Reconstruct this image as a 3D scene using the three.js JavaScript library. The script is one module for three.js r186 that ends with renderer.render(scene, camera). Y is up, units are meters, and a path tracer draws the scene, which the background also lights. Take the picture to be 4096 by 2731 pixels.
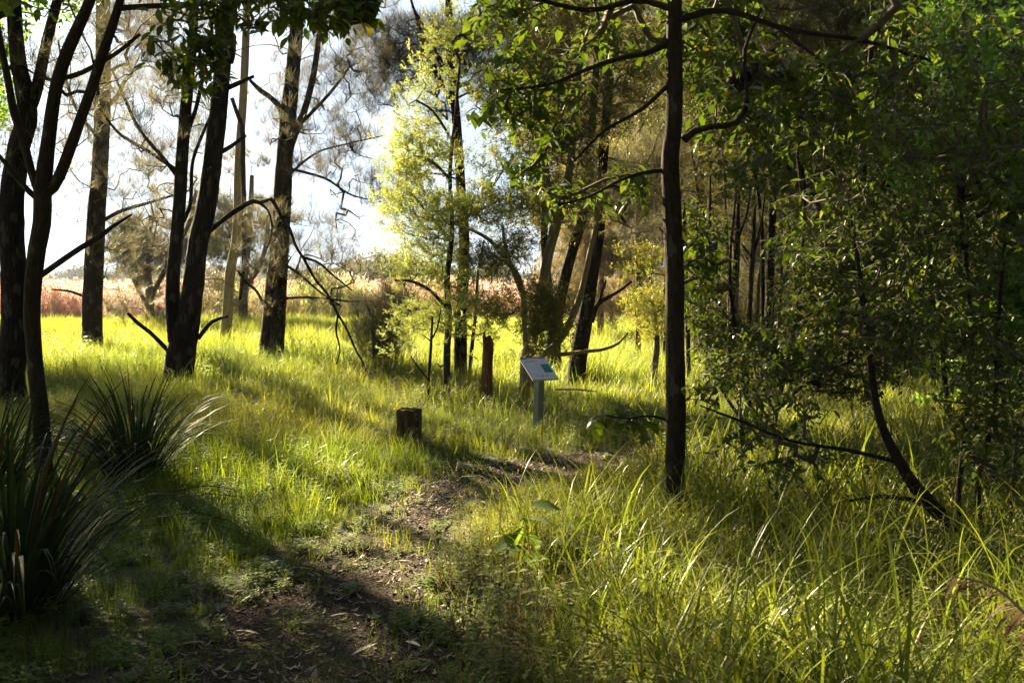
import * as THREE from 'three';
import { mergeGeometries } from 'three/addons/utils/BufferGeometryUtils.js';

// ---------------------------------------------------------------- camera, sky, sun, exposure
const F = 963, EYE = 1.6, PITCH = Math.atan(54 / 963);
const scene = new THREE.Scene();
const camera = new THREE.PerspectiveCamera(2 * Math.atan(341 / F) * 180 / Math.PI, 1024 / 682, 0.1, 2000);
camera.position.set(0, EYE, 0);
camera.rotation.x = -PITCH;
camera.focus = 11; camera.userData.fStop = 8;
const renderer = new THREE.WebGLRenderer();
renderer.toneMapping = THREE.LinearToneMapping;
renderer.toneMappingExposure = 10.5;
renderer.shadowMap.enabled = true;

const SUN_AZ = 36 * Math.PI / 180, SUN_EL = 23 * Math.PI / 180;
const SUN = new THREE.Vector3(-Math.sin(SUN_AZ) * Math.cos(SUN_EL), Math.sin(SUN_EL), -Math.cos(SUN_AZ) * Math.cos(SUN_EL));
const SKY_GAIN = 0.162;
{
  const w = 512, h = 256, data = new Float32Array(w * h * 4);
  const v = new THREE.Vector3();
  for (let j = 0; j < h; j++) for (let i = 0; i < w; i++) {
    const el = ((j + .5) / h - .5) * Math.PI, az = ((i + .5) / w - .5) * 2 * Math.PI;
    v.set(Math.cos(el) * Math.cos(az), Math.sin(el), Math.cos(el) * Math.sin(az));
    const c = v.dot(SUN), g = Math.acos(Math.min(1, c)), s = Math.max(0, Math.sin(el));
    const t = Math.pow(s, .55);
    const ph = .72 + .28 * c * c + .16 * c;
    const mie = 1.6 * Math.exp(-g / .13) + 1.35 * Math.exp(-g / .5);
    let r = (.19 * (1 - t) + .02 * t) * ph + mie * .93, gg = (.29 * (1 - t) + .06 * t) * ph + mie * .98, b = (.4 * (1 - t) + .2 * t) * ph + mie;
    if (el < 0) { const k = Math.min(1, -el * 8); r = r * (1 - k) + .05 * k; gg = gg * (1 - k) + .06 * k; b = b * (1 - k) + .03 * k; }
    const o = (j * w + i) * 4;
    data[o] = r * SKY_GAIN; data[o + 1] = gg * SKY_GAIN; data[o + 2] = b * SKY_GAIN; data[o + 3] = 1;
  }
  const t = new THREE.DataTexture(data, w, h, THREE.RGBAFormat, THREE.FloatType);
  t.mapping = THREE.EquirectangularReflectionMapping;
  t.magFilter = t.minFilter = THREE.LinearFilter;
  t.colorSpace = THREE.LinearSRGBColorSpace;
  t.needsUpdate = true;
  scene.background = t; scene.environment = t;
}
const sun = new THREE.DirectionalLight(new THREE.Color().setRGB(1, .83, .53), 5);
sun.position.copy(SUN).multiplyScalar(60).add(new THREE.Vector3(0, 0, -14));
sun.target.position.set(0, 0, -14);
sun.castShadow = true;
Object.assign(sun.shadow.camera, { left: -45, right: 45, top: 45, bottom: -45, near: 1, far: 160 });
sun.shadow.mapSize.set(4096, 4096);
scene.add(sun, sun.target);

// ---------------------------------------------------------------- helpers
function rng(seed) { let a = seed >>> 0; return () => { a = (a + 0x6D2B79F5) | 0; let t = Math.imul(a ^ (a >>> 15), 1 | a); t = (t + Math.imul(t ^ (t >>> 7), 61 | t)) ^ t; return ((t ^ (t >>> 14)) >>> 0) / 4294967296; }; }
const V = (x, y, z) => new THREE.Vector3(x, y, z);
const lerp = (a, b, t) => a + (b - a) * t, clamp = (x, a = 0, b = 1) => Math.min(b, Math.max(a, x)), sst = (a, b, x) => { const t = clamp((x - a) / (b - a)); return t * t * (3 - 2 * t); };
function hash2(i, j, s) { let h = Math.imul(i, 374761393) ^ Math.imul(j, 668265263) ^ Math.imul(s, 1274126177); h = Math.imul(h ^ (h >>> 13), 1274126177); return ((h ^ (h >>> 16)) >>> 0) / 4294967296; }
function noise2(x, y, s = 0, per = 0) {
  const i = Math.floor(x), j = Math.floor(y), fx = x - i, fy = y - j, u = fx * fx * (3 - 2 * fx), v = fy * fy * (3 - 2 * fy);
  const m = per ? (k) => ((k % per) + per) % per : (k) => k;
  const a = hash2(m(i), m(j), s), b = hash2(m(i + 1), m(j), s), c = hash2(m(i), m(j + 1), s), d = hash2(m(i + 1), m(j + 1), s);
  return (a + (b - a) * u) * (1 - v) + (c + (d - c) * u) * v;
}
function fbm(x, y, s, per = 0, oct = 4) { let r = 0, a = .5, n = 0; for (let o = 0; o < oct; o++) { r += a * noise2(x, y, s + o, per); n += a; x *= 2; y *= 2; per *= 2; a *= .5; } return r / n; }
// a point of the picture (pixels of 1024 x 682) at a distance d in front of the camera
function at(px, py, d) {
  const dx = (px - 512) / F, dy = -(py - 341) / F, c = Math.cos(PITCH), s = Math.sin(PITCH);
  const y = dy * c - s, z = -c - dy * s, k = d / -z;
  return V(dx * k, EYE + y * k, -d);
}
const groundD = (py) => { const dy = -(py - 341) / F, c = Math.cos(PITCH), s = Math.sin(PITCH), y = dy * c - s, z = -c - dy * s; return EYE * z / y; };
const onGround = (px, py) => { const p = at(px, py, groundD(py)); p.y = gh(p.x, p.z); return p; };
function gh(x, z) {
  const r = Math.hypot(x, z);
  return (.10 * (noise2(x * .22 + 9, z * .22, 71) - .5) + .05 * (noise2(x * .5, z * .5, 72) - .5)) * sst(2, 6, r);
}
const used = new Map();
function numbered(n) { const k = used.get(n) || 0; used.set(n, k + 1); return k ? n + '_' + String(k).padStart(3, '0') : n; }
function tag(o, label, category, group, kind) { if (label) o.userData.label = label; if (category) o.userData.category = category; if (group) o.userData.group = group; if (kind) o.userData.kind = kind; return o; }
function thing(name, label, category, pos, group, turn = 0) { const o = new THREE.Group(); o.name = numbered(name); o.position.copy(pos); o.rotation.y = turn; scene.add(o); return tag(o, label, category, group); }
function mesh(name, geo, mat, parent = scene) { const m = new THREE.Mesh(geo, mat); m.name = parent === scene ? numbered(name) : name; m.castShadow = m.receiveShadow = true; parent.add(m); return m; }
function geoFrom(pos, idx, uv) { const g = new THREE.BufferGeometry(); g.setAttribute('position', new THREE.Float32BufferAttribute(pos, 3)); if (uv) g.setAttribute('uv', new THREE.Float32BufferAttribute(uv, 2)); g.setIndex(idx); g.computeVertexNormals(); return g; }
function inst(name, geo, mat, mats, cols, parent = scene) {
  const m = new THREE.InstancedMesh(geo, mat, mats.length);
  m.name = parent === scene ? numbered(name) : name;
  for (let i = 0; i < mats.length; i++) { m.setMatrixAt(i, mats[i]); if (cols) m.setColorAt(i, cols[i]); }
  m.castShadow = m.receiveShadow = true; m.frustumCulled = false;
  m.userData.kind = 'stuff';
  parent.add(m); return m;
}
const Q = new THREE.Quaternion(), UPV = V(0, 1, 0);
function placeM(p, yaw, tiltX, tiltZ, s, sy = s) { const e = new THREE.Euler(tiltX, yaw, tiltZ, 'YXZ'); return new THREE.Matrix4().compose(p, new THREE.Quaternion().setFromEuler(e), V(s, sy, s)); }

// ---------------------------------------------------------------- textures and materials
function tex(n, fn, srgb, rx = 1, ry = 1) {
  const d = new Uint8Array(n * n * 4);
  for (let j = 0; j < n; j++) for (let i = 0; i < n; i++) { const c = fn(i / n, j / n), o = (j * n + i) * 4; for (let k = 0; k < 3; k++) { const x = clamp(c[k]); d[o + k] = 255 * (srgb ? (x <= .0031308 ? 12.92 * x : 1.055 * Math.pow(x, 1 / 2.4) - .055) : x); } d[o + 3] = 255; }
  const t = new THREE.DataTexture(d, n, n, THREE.RGBAFormat);
  t.wrapS = t.wrapT = THREE.RepeatWrapping; t.magFilter = THREE.LinearFilter; t.minFilter = THREE.LinearMipmapLinearFilter; t.generateMipmaps = true; t.repeat.set(rx, ry);
  if (srgb) t.colorSpace = THREE.SRGBColorSpace; t.needsUpdate = true; return t;
}
function barkMat(seed, base, dark, patch, patchAmt, depth, stretch = 5) {
  const fis = (u, v) => { const w = .5 * (fbm(u * 8, v * 8, seed + 30, 8, 3) - .5); const r = Math.abs(fbm((u + w * .12) * 16, v * 16 / stretch * 1.25, seed, 16, 3) - .5) * 2; return clamp(1 - Math.pow(1 - r, 5)); };
  const H = (u, v) => { const f = fis(u, v); return f * .75 + .25 * fbm(u * 40, v * 24, seed + 9, 8, 3); };
  const map = tex(512, (u, v) => {
    const h = H(u, v), l = sst(.62 - patchAmt, .72 - patchAmt, fbm(u * 6, v * 6, seed + 60, 6, 4)) * .8, g = .7 + .6 * fbm(u * 32, v * 32, seed + 80, 32, 3);
    return [0, 1, 2].map(k => lerp(lerp(dark[k], base[k], h), patch[k], l * (.4 + .6 * h)) * g);
  }, true);
  const bump = tex(512, (u, v) => { const h = H(u, v); return [h, h, h]; }, false);
  return new THREE.MeshPhysicalMaterial({ map, bumpMap: bump, bumpScale: depth, roughness: .95, specularIntensity: .2 });
}
const M = {
  sheoakBark: barkMat(1, [0.0240, 0.0175, 0.0125], [0.0060, 0.0044, 0.0032], [0.0700, 0.0730, 0.0560], .02, .016),
  paperBark: barkMat(2, [0.3024, 0.2448, 0.1584], [0.1152, 0.0792, 0.0432], [0.2160, 0.1944, 0.1008], .12, .01, 8),
  smoothBark: barkMat(3, [0.0396, 0.0302, 0.0223], [0.0180, 0.0137, 0.0101], [0.0792, 0.0792, 0.0612], .0, .005, 3),
  wallBark: barkMat(4, [0.1080, 0.0828, 0.0576], [0.0324, 0.0230, 0.0158], [0.1584, 0.1368, 0.1080], .05, .012, 6),
  redWood: barkMat(5, [0.1872, 0.0828, 0.0360], [0.0432, 0.0180, 0.0086], [0.1152, 0.0648, 0.0360], .05, .02, 12),
  timber: barkMat(6, [0.1224, 0.0756, 0.0360], [0.0180, 0.0115, 0.0072], [0.1440, 0.1224, 0.0720], -.05, .012, 14),
};
const stickMat = new THREE.MeshStandardMaterial({ color: new THREE.Color().setRGB(.085, .065, .045), roughness: .9 });
const paleStick = new THREE.MeshStandardMaterial({ color: new THREE.Color().setRGB(.3, .21, .14), roughness: .9 });
function leafMat(r, g, b, trans = .5, coat = .25, cr = .35) {
  return new THREE.MeshPhysicalMaterial({ color: new THREE.Color().setRGB(r, g, b), roughness: .92, transmission: trans, thickness: 0, clearcoat: coat, clearcoatRoughness: cr, side: THREE.DoubleSide, ior: 1.4, specularIntensity: .3 });
}
const L = {
  grass: leafMat(.2, .222, .016, .55, .3, .3),
  meadow: leafMat(.28, .285, .03, .6, .3, .4),
  herb: leafMat(.17, .21, .022, .5, .25, .35),
  sheoak: leafMat(.12, .108, .056, .5, .15, .4),
  mel: leafMat(.29, .325, .075, .65, .3, .35),
  olive: leafMat(0.162, 0.162, 0.030, .55, .35, .3),
  broad: leafMat(.14, .25, .02, .5, .7, .28),
  straw: leafMat(0.300, 0.240, 0.132, .45, .3, .4),
  reed: leafMat(.6, .4, .31, .5, .1, .5),
  plume: leafMat(.66, .48, .41, .5, .3, .4),
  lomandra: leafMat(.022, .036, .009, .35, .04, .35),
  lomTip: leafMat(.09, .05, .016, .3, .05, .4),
};

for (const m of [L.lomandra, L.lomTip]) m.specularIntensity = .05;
// ---------------------------------------------------------------- geometry builders
// tapered stem along points; optional lumps
function tube(pts, rad, sides = 8, step = .2, lump = 0, seed = 1, tiles = 2, capEnd = true) {
  const curve = pts.length > 2 ? new THREE.CatmullRomCurve3(pts, false, 'centripetal') : new THREE.LineCurve3(pts[0], pts[1]);
  const len = curve.getLength(), n = Math.max(2, Math.min(160, Math.ceil(len / step)));
  const cum = [0]; for (let i = 1; i < pts.length; i++) cum.push(cum[i - 1] + pts[i].distanceTo(pts[i - 1]));
  const rAt = (t) => { const s = t * cum[cum.length - 1]; let i = 1; while (i < cum.length - 1 && cum[i] < s) i++; const u = clamp((s - cum[i - 1]) / Math.max(1e-6, cum[i] - cum[i - 1])); return lerp(rad[i - 1], rad[i], u); };
  const pos = [], uv = [], idx = [], nrm = [];
  let tPrev = null, nv = V(1, 0, 0), b = V(0, 0, 1);
  for (let i = 0; i <= n; i++) {
    const t = i / n, p = curve.getPointAt(t), tg = curve.getTangentAt(t);
    if (!tPrev) { nv = Math.abs(tg.x) < .9 ? V(1, 0, 0) : V(0, 0, 1); nv.sub(tg.clone().multiplyScalar(nv.dot(tg))).normalize(); }
    else { nv.sub(tg.clone().multiplyScalar(nv.dot(tg))).normalize(); }
    b.crossVectors(tg, nv); tPrev = tg;
    const r0 = rAt(t);
    for (let k = 0; k <= sides; k++) {
      const a = (k % sides) / sides * Math.PI * 2;
      let r = r0;
      if (lump) r *= 1 + lump * (fbm((k % sides) / sides * 5 + 3, t * len * 1.4, seed, 0, 3) - .5) * 2 + lump * .5 * (hash2(k % sides, i, seed) - .5);
      const cx = Math.cos(a), sx = Math.sin(a);
      pos.push(p.x + (nv.x * cx + b.x * sx) * r, p.y + (nv.y * cx + b.y * sx) * r, p.z + (nv.z * cx + b.z * sx) * r);
      nrm.push(nv.x * cx + b.x * sx, nv.y * cx + b.y * sx, nv.z * cx + b.z * sx);
      uv.push(k / sides * tiles, t * len / .9);
    }
  }
  const s1 = sides + 1;
  for (let i = 0; i < n; i++) for (let k = 0; k < sides; k++) { const a = i * s1 + k, c = a + s1; idx.push(a, a + 1, c, a + 1, c + 1, c); }
  if (capEnd) { const p = curve.getPointAt(1), c = pos.length / 3; pos.push(p.x, p.y, p.z); nrm.push(tPrev.x, tPrev.y, tPrev.z); uv.push(0, 0); for (let k = 0; k < sides; k++) idx.push(n * s1 + k, n * s1 + k + 1, c); }
  const g = new THREE.BufferGeometry();
  g.setAttribute('position', new THREE.Float32BufferAttribute(pos, 3)); g.setAttribute('normal', new THREE.Float32BufferAttribute(nrm, 3)); g.setAttribute('uv', new THREE.Float32BufferAttribute(uv, 2)); g.setIndex(idx);
  return g;
}
// collects ribbons (blades, needles, leaves) into one geometry
class Strips {
  constructor() { this.p = []; this.i = []; }
  blade(o, yaw, len, w, lean, curl, segs = 4, twist = 0, shape = 0) {
    let x = o.x, y = o.y, z = o.z; const base = this.p.length / 3, dl = len / segs, cy = Math.cos(yaw), sy = Math.sin(yaw);
    for (let s = 0; s <= segs; s++) {
      const t = s / segs, a = lean + curl * t * t;
      const ww = .5 * w * (shape === 1 ? Math.sin(Math.PI * Math.pow(clamp(t * .96 + .04), .8)) : (t < .12 ? .75 + 2 * t : 1) * (1 - Math.pow(t, 2.2)) + .02);
      const tw = twist * t, wx = -sy * Math.cos(tw) + cy * Math.sin(tw) * Math.cos(a), wz = cy * Math.cos(tw) + sy * Math.sin(tw) * Math.cos(a), wy = -Math.sin(tw) * Math.sin(a);
      this.p.push(x - wx * ww, y - wy * ww, z - wz * ww, x + wx * ww, y + wy * ww, z + wz * ww);
      const am = lean + curl * Math.pow((s + .5) / segs, 2);
      x += cy * Math.sin(am) * dl; z += sy * Math.sin(am) * dl; y += Math.cos(am) * dl;
    }
    for (let s = 0; s < segs; s++) { const a = base + s * 2; this.i.push(a, a + 1, a + 2, a + 1, a + 3, a + 2); }
    return V(x, y, z);
  }
  // flat leaf: origin, direction, side vector, length, width
  leaf(o, dir, side, len, w, droop = .15) {
    const b = this.p.length / 3, up = V(0, 0, 0).crossVectors(side, dir), P = (l, s, u) => this.p.push(o.x + dir.x * l + side.x * s + up.x * u, o.y + dir.y * l + side.y * s + up.y * u, o.z + dir.z * l + side.z * s + up.z * u);
    P(0, 0, 0); P(len * .45, -w * .5, len * .06); P(len * .45, w * .5, len * .06); P(len * .5, 0, 0); P(len, 0, -len * droop);
    this.i.push(b, b + 3, b + 1, b, b + 2, b + 3, b + 1, b + 3, b + 4, b + 3, b + 2, b + 4);
  }
  geo() { return geoFrom(this.p, this.i); }
}
function grassClump(seed, n, h0, h1, w, spread, curl, segs = 4) { const r = rng(seed), S = new Strips(); for (let k = 0; k < n; k++) { const a = r() * 6.283, q = Math.sqrt(r()) * spread; S.blade(V(Math.cos(a) * q, -.02, Math.sin(a) * q), r() * 6.283, lerp(h0, h1, r()), w * (.6 + .7 * r()), .05 + .35 * r(), curl * (.3 + r()), segs, (r() - .5) * 1.5); } return S.geo(); }
function herbClump(seed, n, h) { const r = rng(seed), S = new Strips(); for (let k = 0; k < n; k++) { const a = r() * 6.283, q = Math.sqrt(r()) * .1, o = V(Math.cos(a) * q, 0, Math.sin(a) * q), hh = h * (.5 + r() * .7), yaw = r() * 6.283, ln = .05 + .25 * r(); S.blade(o, yaw, hh, .003, ln, .1, 2); const m = 4 + Math.floor(r() * 4); for (let j = 1; j <= m; j++) { const t = j / m, y = hh * t * Math.cos(ln), x = o.x + Math.cos(yaw) * Math.sin(ln) * hh * t, z = o.z + Math.sin(yaw) * Math.sin(ln) * hh * t; for (let e = 0; e < 2; e++) { const ya = j * 1.57 + e * 3.14 + r() * .4, el = .1 + .4 * r(); const d = V(Math.cos(ya) * Math.cos(el), Math.sin(el), Math.sin(ya) * Math.cos(el)), s = V(-Math.sin(ya), 0, Math.cos(ya)); const l = .016 + .022 * (1 - t * .5) * (.6 + r() * .6); S.leaf(V(x, y, z), d, s, l, l * .62, .2); } } } return S.geo(); }
function seedStalks(seed, n, h) { const r = rng(seed), S = new Strips(); for (let k = 0; k < n; k++) { const o = V((r() - .5) * .12, 0, (r() - .5) * .12), yaw = r() * 6.283, hh = h * (.7 + .5 * r()), ln = .05 + .3 * r(), cu = .3 + .9 * r(); const tip = S.blade(o, yaw, hh, .0022, ln, cu, 5); for (let j = 0; j < 14; j++) { const t = j / 14 * .1; const p = V(tip.x - Math.cos(yaw) * t, tip.y - t * .6 + .0, tip.z - Math.sin(yaw) * t); const d = V(r() - .5, r() - .3, r() - .5).normalize(), s = V(d.z, 0, -d.x).normalize(); S.leaf(p, d, s, .014, .005); } } return S.geo(); }
// she-oak spray: drooping needle branchlets
function sheSpray(seed, n, len, w) { const r = rng(seed), S = new Strips(); for (let k = 0; k < n; k++) { const a = r() * 6.283, st = r() * .16; S.blade(V(Math.cos(a) * st * .4, st * .35, Math.sin(a) * st * .4), a + (r() - .5), len * (.5 + .7 * r()), w * (.7 + .6 * r()), (.35 + 1.0 * r()), .55 + .7 * r(), 3); } return S.geo(); }
function melSprig(seed, n, len, lw) { const r = rng(seed), S = new Strips(); const st = 5; for (let b = 0; b < st; b++) { const a = r() * 6.283, t0 = .25 + .75 * r(), ax = V(Math.cos(a) * Math.sin(t0), Math.cos(t0), Math.sin(a) * Math.sin(t0)); const ll = len * (.6 + .5 * r()); S.blade(V(0, 0, 0), a, ll, .003, t0, .05, 1); for (let k = 0; k < n / st; k++) { const t = .15 + .85 * r(), o = ax.clone().multiplyScalar(ll * t); const d = V(r() - .5, r() - .5, r() - .5).normalize().multiplyScalar(.9).add(ax).normalize(), s = V(r() - .5, r() - .5, r() - .5).cross(d).normalize(); S.leaf(o, d, s, lw * (2.2 + 1.8 * r()), lw, .1); } } return S.geo(); }
function broadLeafGeo(len, w, fold, droop) {
  const pos = [], idx = [], n = 5, wd = [.04, .62, 1, .9, .55, 0];
  for (let i = 0; i <= n; i++) { const t = i / n, y = -droop * len * t * t, ww = w * .5 * wd[i]; pos.push(-ww, y + fold * ww, len * t, 0, y, len * t, ww, y + fold * ww, len * t); }
  for (let i = 0; i < n; i++) { const a = i * 3; for (const k of [0, 1]) idx.push(a + k, a + k + 3, a + k + 1, a + k + 1, a + k + 3, a + k + 4); }
  return geoFrom(pos, idx);
}
const leafGeos = [broadLeafGeo(1, .42, .25, .12), broadLeafGeo(1, .5, .15, .3), broadLeafGeo(1, .38, .35, -.05)];
function broadSprig(seed) { // a twig of alternate leaves about 0.22 m long
  const r = rng(seed), g = [];
  for (let k = 0; k < 8; k++) { const t = .02 + .2 * k / 7, a = k * 2.4 + r(); const l = .055 + .035 * r(); const e = new THREE.Euler(.5 - r() * .9, a, (r() - .5) * .8, 'YXZ'); const m = new THREE.Matrix4().compose(V(0, t, 0), new THREE.Quaternion().setFromEuler(e), V(l, l, l)); g.push(leafGeos[k % 3].clone().applyMatrix4(m)); }
  const S = new Strips(); S.blade(V(0, 0, 0), 0, .23, .004, .05, .1, 2); const sg = S.geo(); g.push(sg);
  return mergeGeometries(g.map(x => { const y = x.clone(); y.deleteAttribute('uv'); return y; }));
}
const FOL = {
  she: { geos: [1, 2, 3].map(s => sheSpray(s, 34, .34, .0036)), mat: L.sheoak },
  shefar: { geos: [4, 5].map(s => sheSpray(s, 34, .5, .010)), mat: L.sheoak },
  mel: { geos: [1, 2, 3].map(s => melSprig(s + 20, 44, .16, .0085)), mat: L.mel },
  olive: { geos: [1, 2, 3].map(s => melSprig(s + 30, 40, .22, .011)), mat: L.olive },
  broad: { geos: [1, 2, 3].map(s => broadSprig(s + 40)), mat: L.broad },
};

// ---------------------------------------------------------------- trees
// spec.stems: [{n:'trunk', p:[[px,py,width_px,depth?],...]}]; spec.crown: [{c:[px,py,d], r:[rx,ry,rz], n, f:share with foliage}]
function growCrown(root, base, nodesIn, spec, seed) {
  const r = rng(seed), nodes = nodesIn.map(p => ({ p, c: 0, par: -1, trunk: true }));
  const targets = [];
  for (const c of spec.crown) {
    const cen = c.w ? V(...c.w) : at(...c.c);
    const cn = c.n * (spec.onFoliage ? 1.6 : spec.kind === 'mel' ? 1 : 1.25);
    for (let k = 0; k < cn; k++) {
      let x, y, z; do { x = r() * 2 - 1; y = r() * 2 - 1; z = r() * 2 - 1; } while (x * x + y * y + z * z > 1);
      const p = V(cen.x + x * c.r[0], cen.y + y * c.r[1], cen.z + z * c.r[2]);
      if (spec.minY && p.y < spec.minY) continue;
      const thin = c.thin === undefined ? .42 : c.thin;
      const nf = spec.nf || ({ mel: 2.8, olive: 2.2 }[spec.kind] || 1.1);
      if (noise2(p.x * nf + p.z * nf * .7, p.y * nf * 1.2 + p.z * nf * .35, seed) < thin) continue;
      targets.push({ p, f: c.f === undefined ? 1 : c.f, kind: c.kind || spec.kind });
    }
  }
  for (const t of targets) { let b = 1e9; for (const n of nodes) { const d = n.p.distanceToSquared(t.p); if (d < b) b = d; } t.d = b; }
  targets.sort((a, b) => a.d - b.d);
  const paths = [], fol = {};
  for (const t of targets) {
    let best = 1e9, bi = 0;
    for (let i = 0; i < nodes.length; i++) { const q = nodes[i].p, dx = t.p.x - q.x, dy = t.p.y - q.y, dz = t.p.z - q.z, d = Math.sqrt(dx * dx + dy * dy + dz * dz); const cost = d + .45 * Math.max(0, -dy) + (nodes[i].trunk ? 0 : .05); if (cost < best) { best = cost; bi = i; } }
    const a = nodes[bi].p, d = a.distanceTo(t.p);
    const m = a.clone().lerp(t.p, .5).add(V((r() - .5) * d * .3, d * (spec.arch === undefined ? .12 : spec.arch) + (r() - .5) * d * .2, (r() - .5) * d * .3));
    const k = Math.max(1, Math.min(4, Math.ceil(d / .3))), ids = [bi];
    for (let j = 1; j <= k; j++) { const u = j / k, p = a.clone().multiplyScalar((1 - u) * (1 - u)).addScaledVector(m, 2 * u * (1 - u)).addScaledVector(t.p, u * u); nodes.push({ p, c: 0, par: ids[ids.length - 1] }); ids.push(nodes.length - 1); }
    paths.push(ids);
    let q = ids[ids.length - 1]; while (q >= 0) { nodes[q].c++; q = nodes[q].par; }
    if (r() < t.f) { const dir = t.p.clone().sub(m).normalize(); (fol[t.kind] = fol[t.kind] || []).push({ p: t.p, dir }); if (spec.extra && r() < spec.extra) fol[t.kind].push({ p: m.clone().lerp(t.p, .5), dir }); }
  }
  const r0 = spec.twig || .0022, rad = (i) => nodes[i].trunk ? 0 : r0 * Math.pow(nodes[i].c, .5);
  const scored = paths.map(ids => ({ ids, c: nodes[ids[1]].c })).sort((a, b) => b.c - a.c);
  const fine = [];
  scored.forEach(({ ids, c }, i) => {
    const pts = ids.map(k => nodes[k].p.clone().sub(base)), rr = ids.map((k, j) => j ? rad(k) : Math.min(rad(ids[1]) * 1.25, .06));
    const big = i < (spec.nb === undefined ? 14 : spec.nb) && c >= 6;
    const g = tube(pts, rr, big ? 7 : 4, big ? .12 : .25, big ? .08 : 0, seed + i, 1, false);
    if (big) mesh('branch', g, spec.bark, root); else fine.push(g);
  });
  if (fine.length) { const m = mesh('twigs', mergeGeometries(fine), spec.twigMat || stickMat, root); m.userData.kind = 'stuff'; }
  return fol;
}
function placeFoliage(root, base, fol, spec, seed) {
  const r = rng(seed + 5);
  for (const kind in fol) {
    const F0 = FOL[kind], buckets = F0.geos.map(() => [[], []]);
    const reps = spec.reps || { she: 2, shefar: 3, mel: 2, olive: 2, broad: 2 }[kind];
    for (const { p: p0, dir } of fol[kind]) for (let rep = 0; rep < reps; rep++) {
      const p = rep ? p0.clone().add(V((r() - .5) * .5, (r() - .5) * .4, (r() - .5) * .5)) : p0;
      const b = buckets[Math.floor(r() * buckets.length)], s = (spec.fs || 1) * (.75 + .5 * r());
      let m;
      const lp = p.clone().sub(base);
      if (kind.startsWith('she')) m = placeM(lp, r() * 6.283, (r() - .5) * .6, (r() - .5) * .6, s, s * (.8 + .6 * r()));
      else { const d = dir.clone().multiplyScalar(.7).add(V((r() - .5) * .8, kind === 'broad' ? (r() - .6) * .9 : .45 + (r() - .5) * .5, (r() - .5) * .8)).normalize(); m = new THREE.Matrix4().compose(lp, new THREE.Quaternion().setFromUnitVectors(UPV, d).multiply(new THREE.Quaternion().setFromAxisAngle(UPV, r() * 6.283)), V(s, s, s)); }
      b[0].push(m);
      const t = spec.tint || [1, 1, 1], v = .7 + .6 * r(), h = (r() - .5) * .25;
      b[1].push(new THREE.Color().setRGB(t[0] * v * (1 + h), t[1] * v, t[2] * v * (1 - h)));
    }
    buckets.forEach((b, i) => { if (b[0].length) inst('foliage', F0.geos[i], spec.mat || F0.mat, b[0], b[1], root); });
  }
}
function stemPts(st, d0) { const pts = [], rr = []; for (const q of st.p) { const d = q[3] || st.d || d0; pts.push(at(q[0], q[1], d)); rr.push(q[2] / 2 * d / F); } return [pts, rr]; }
function tree(name, label, spec, seed) {
  const b0 = stemPts(spec.stems[0], spec.d)[0][0], base = V(b0.x, gh(b0.x, b0.z), b0.z);
  const root = thing(name, label, spec.cat || 'tree', base, spec.group);
  const skel = [];
  spec.stems.forEach((st, i) => {
    const [pts, rr] = stemPts(st, spec.d);
    if (i === 0 || st.foot) { pts[0].y = gh(pts[0].x, pts[0].z) - .08; }
    const maxr = Math.max(...rr);
    const g = tube(pts, rr, maxr > .1 ? 16 : maxr > .03 ? 10 : 7, maxr > .1 ? .12 : .1, st.lump === undefined ? (spec.lump || .09) : st.lump, seed + i * 7, Math.max(1, Math.round(maxr * 6.283 / .45)));
    g.translate(-base.x, -base.y, -base.z);
    mesh(st.n || 'trunk', g, st.mat || spec.bark, root);
    if (st.bare) return;
    const c = new THREE.CatmullRomCurve3(pts, false, 'centripetal'), n = Math.ceil(c.getLength() / .25);
    for (let k = Math.floor(n * (st.from || .12)); k <= n; k++) skel.push(c.getPointAt(k / n));
  });
  if (spec.crown) { const fol = growCrown(root, base, skel, spec, seed); if (spec.onFoliage) spec.onFoliage(root, base, fol); else placeFoliage(root, base, fol, spec, seed); }
  return root;
}
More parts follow.
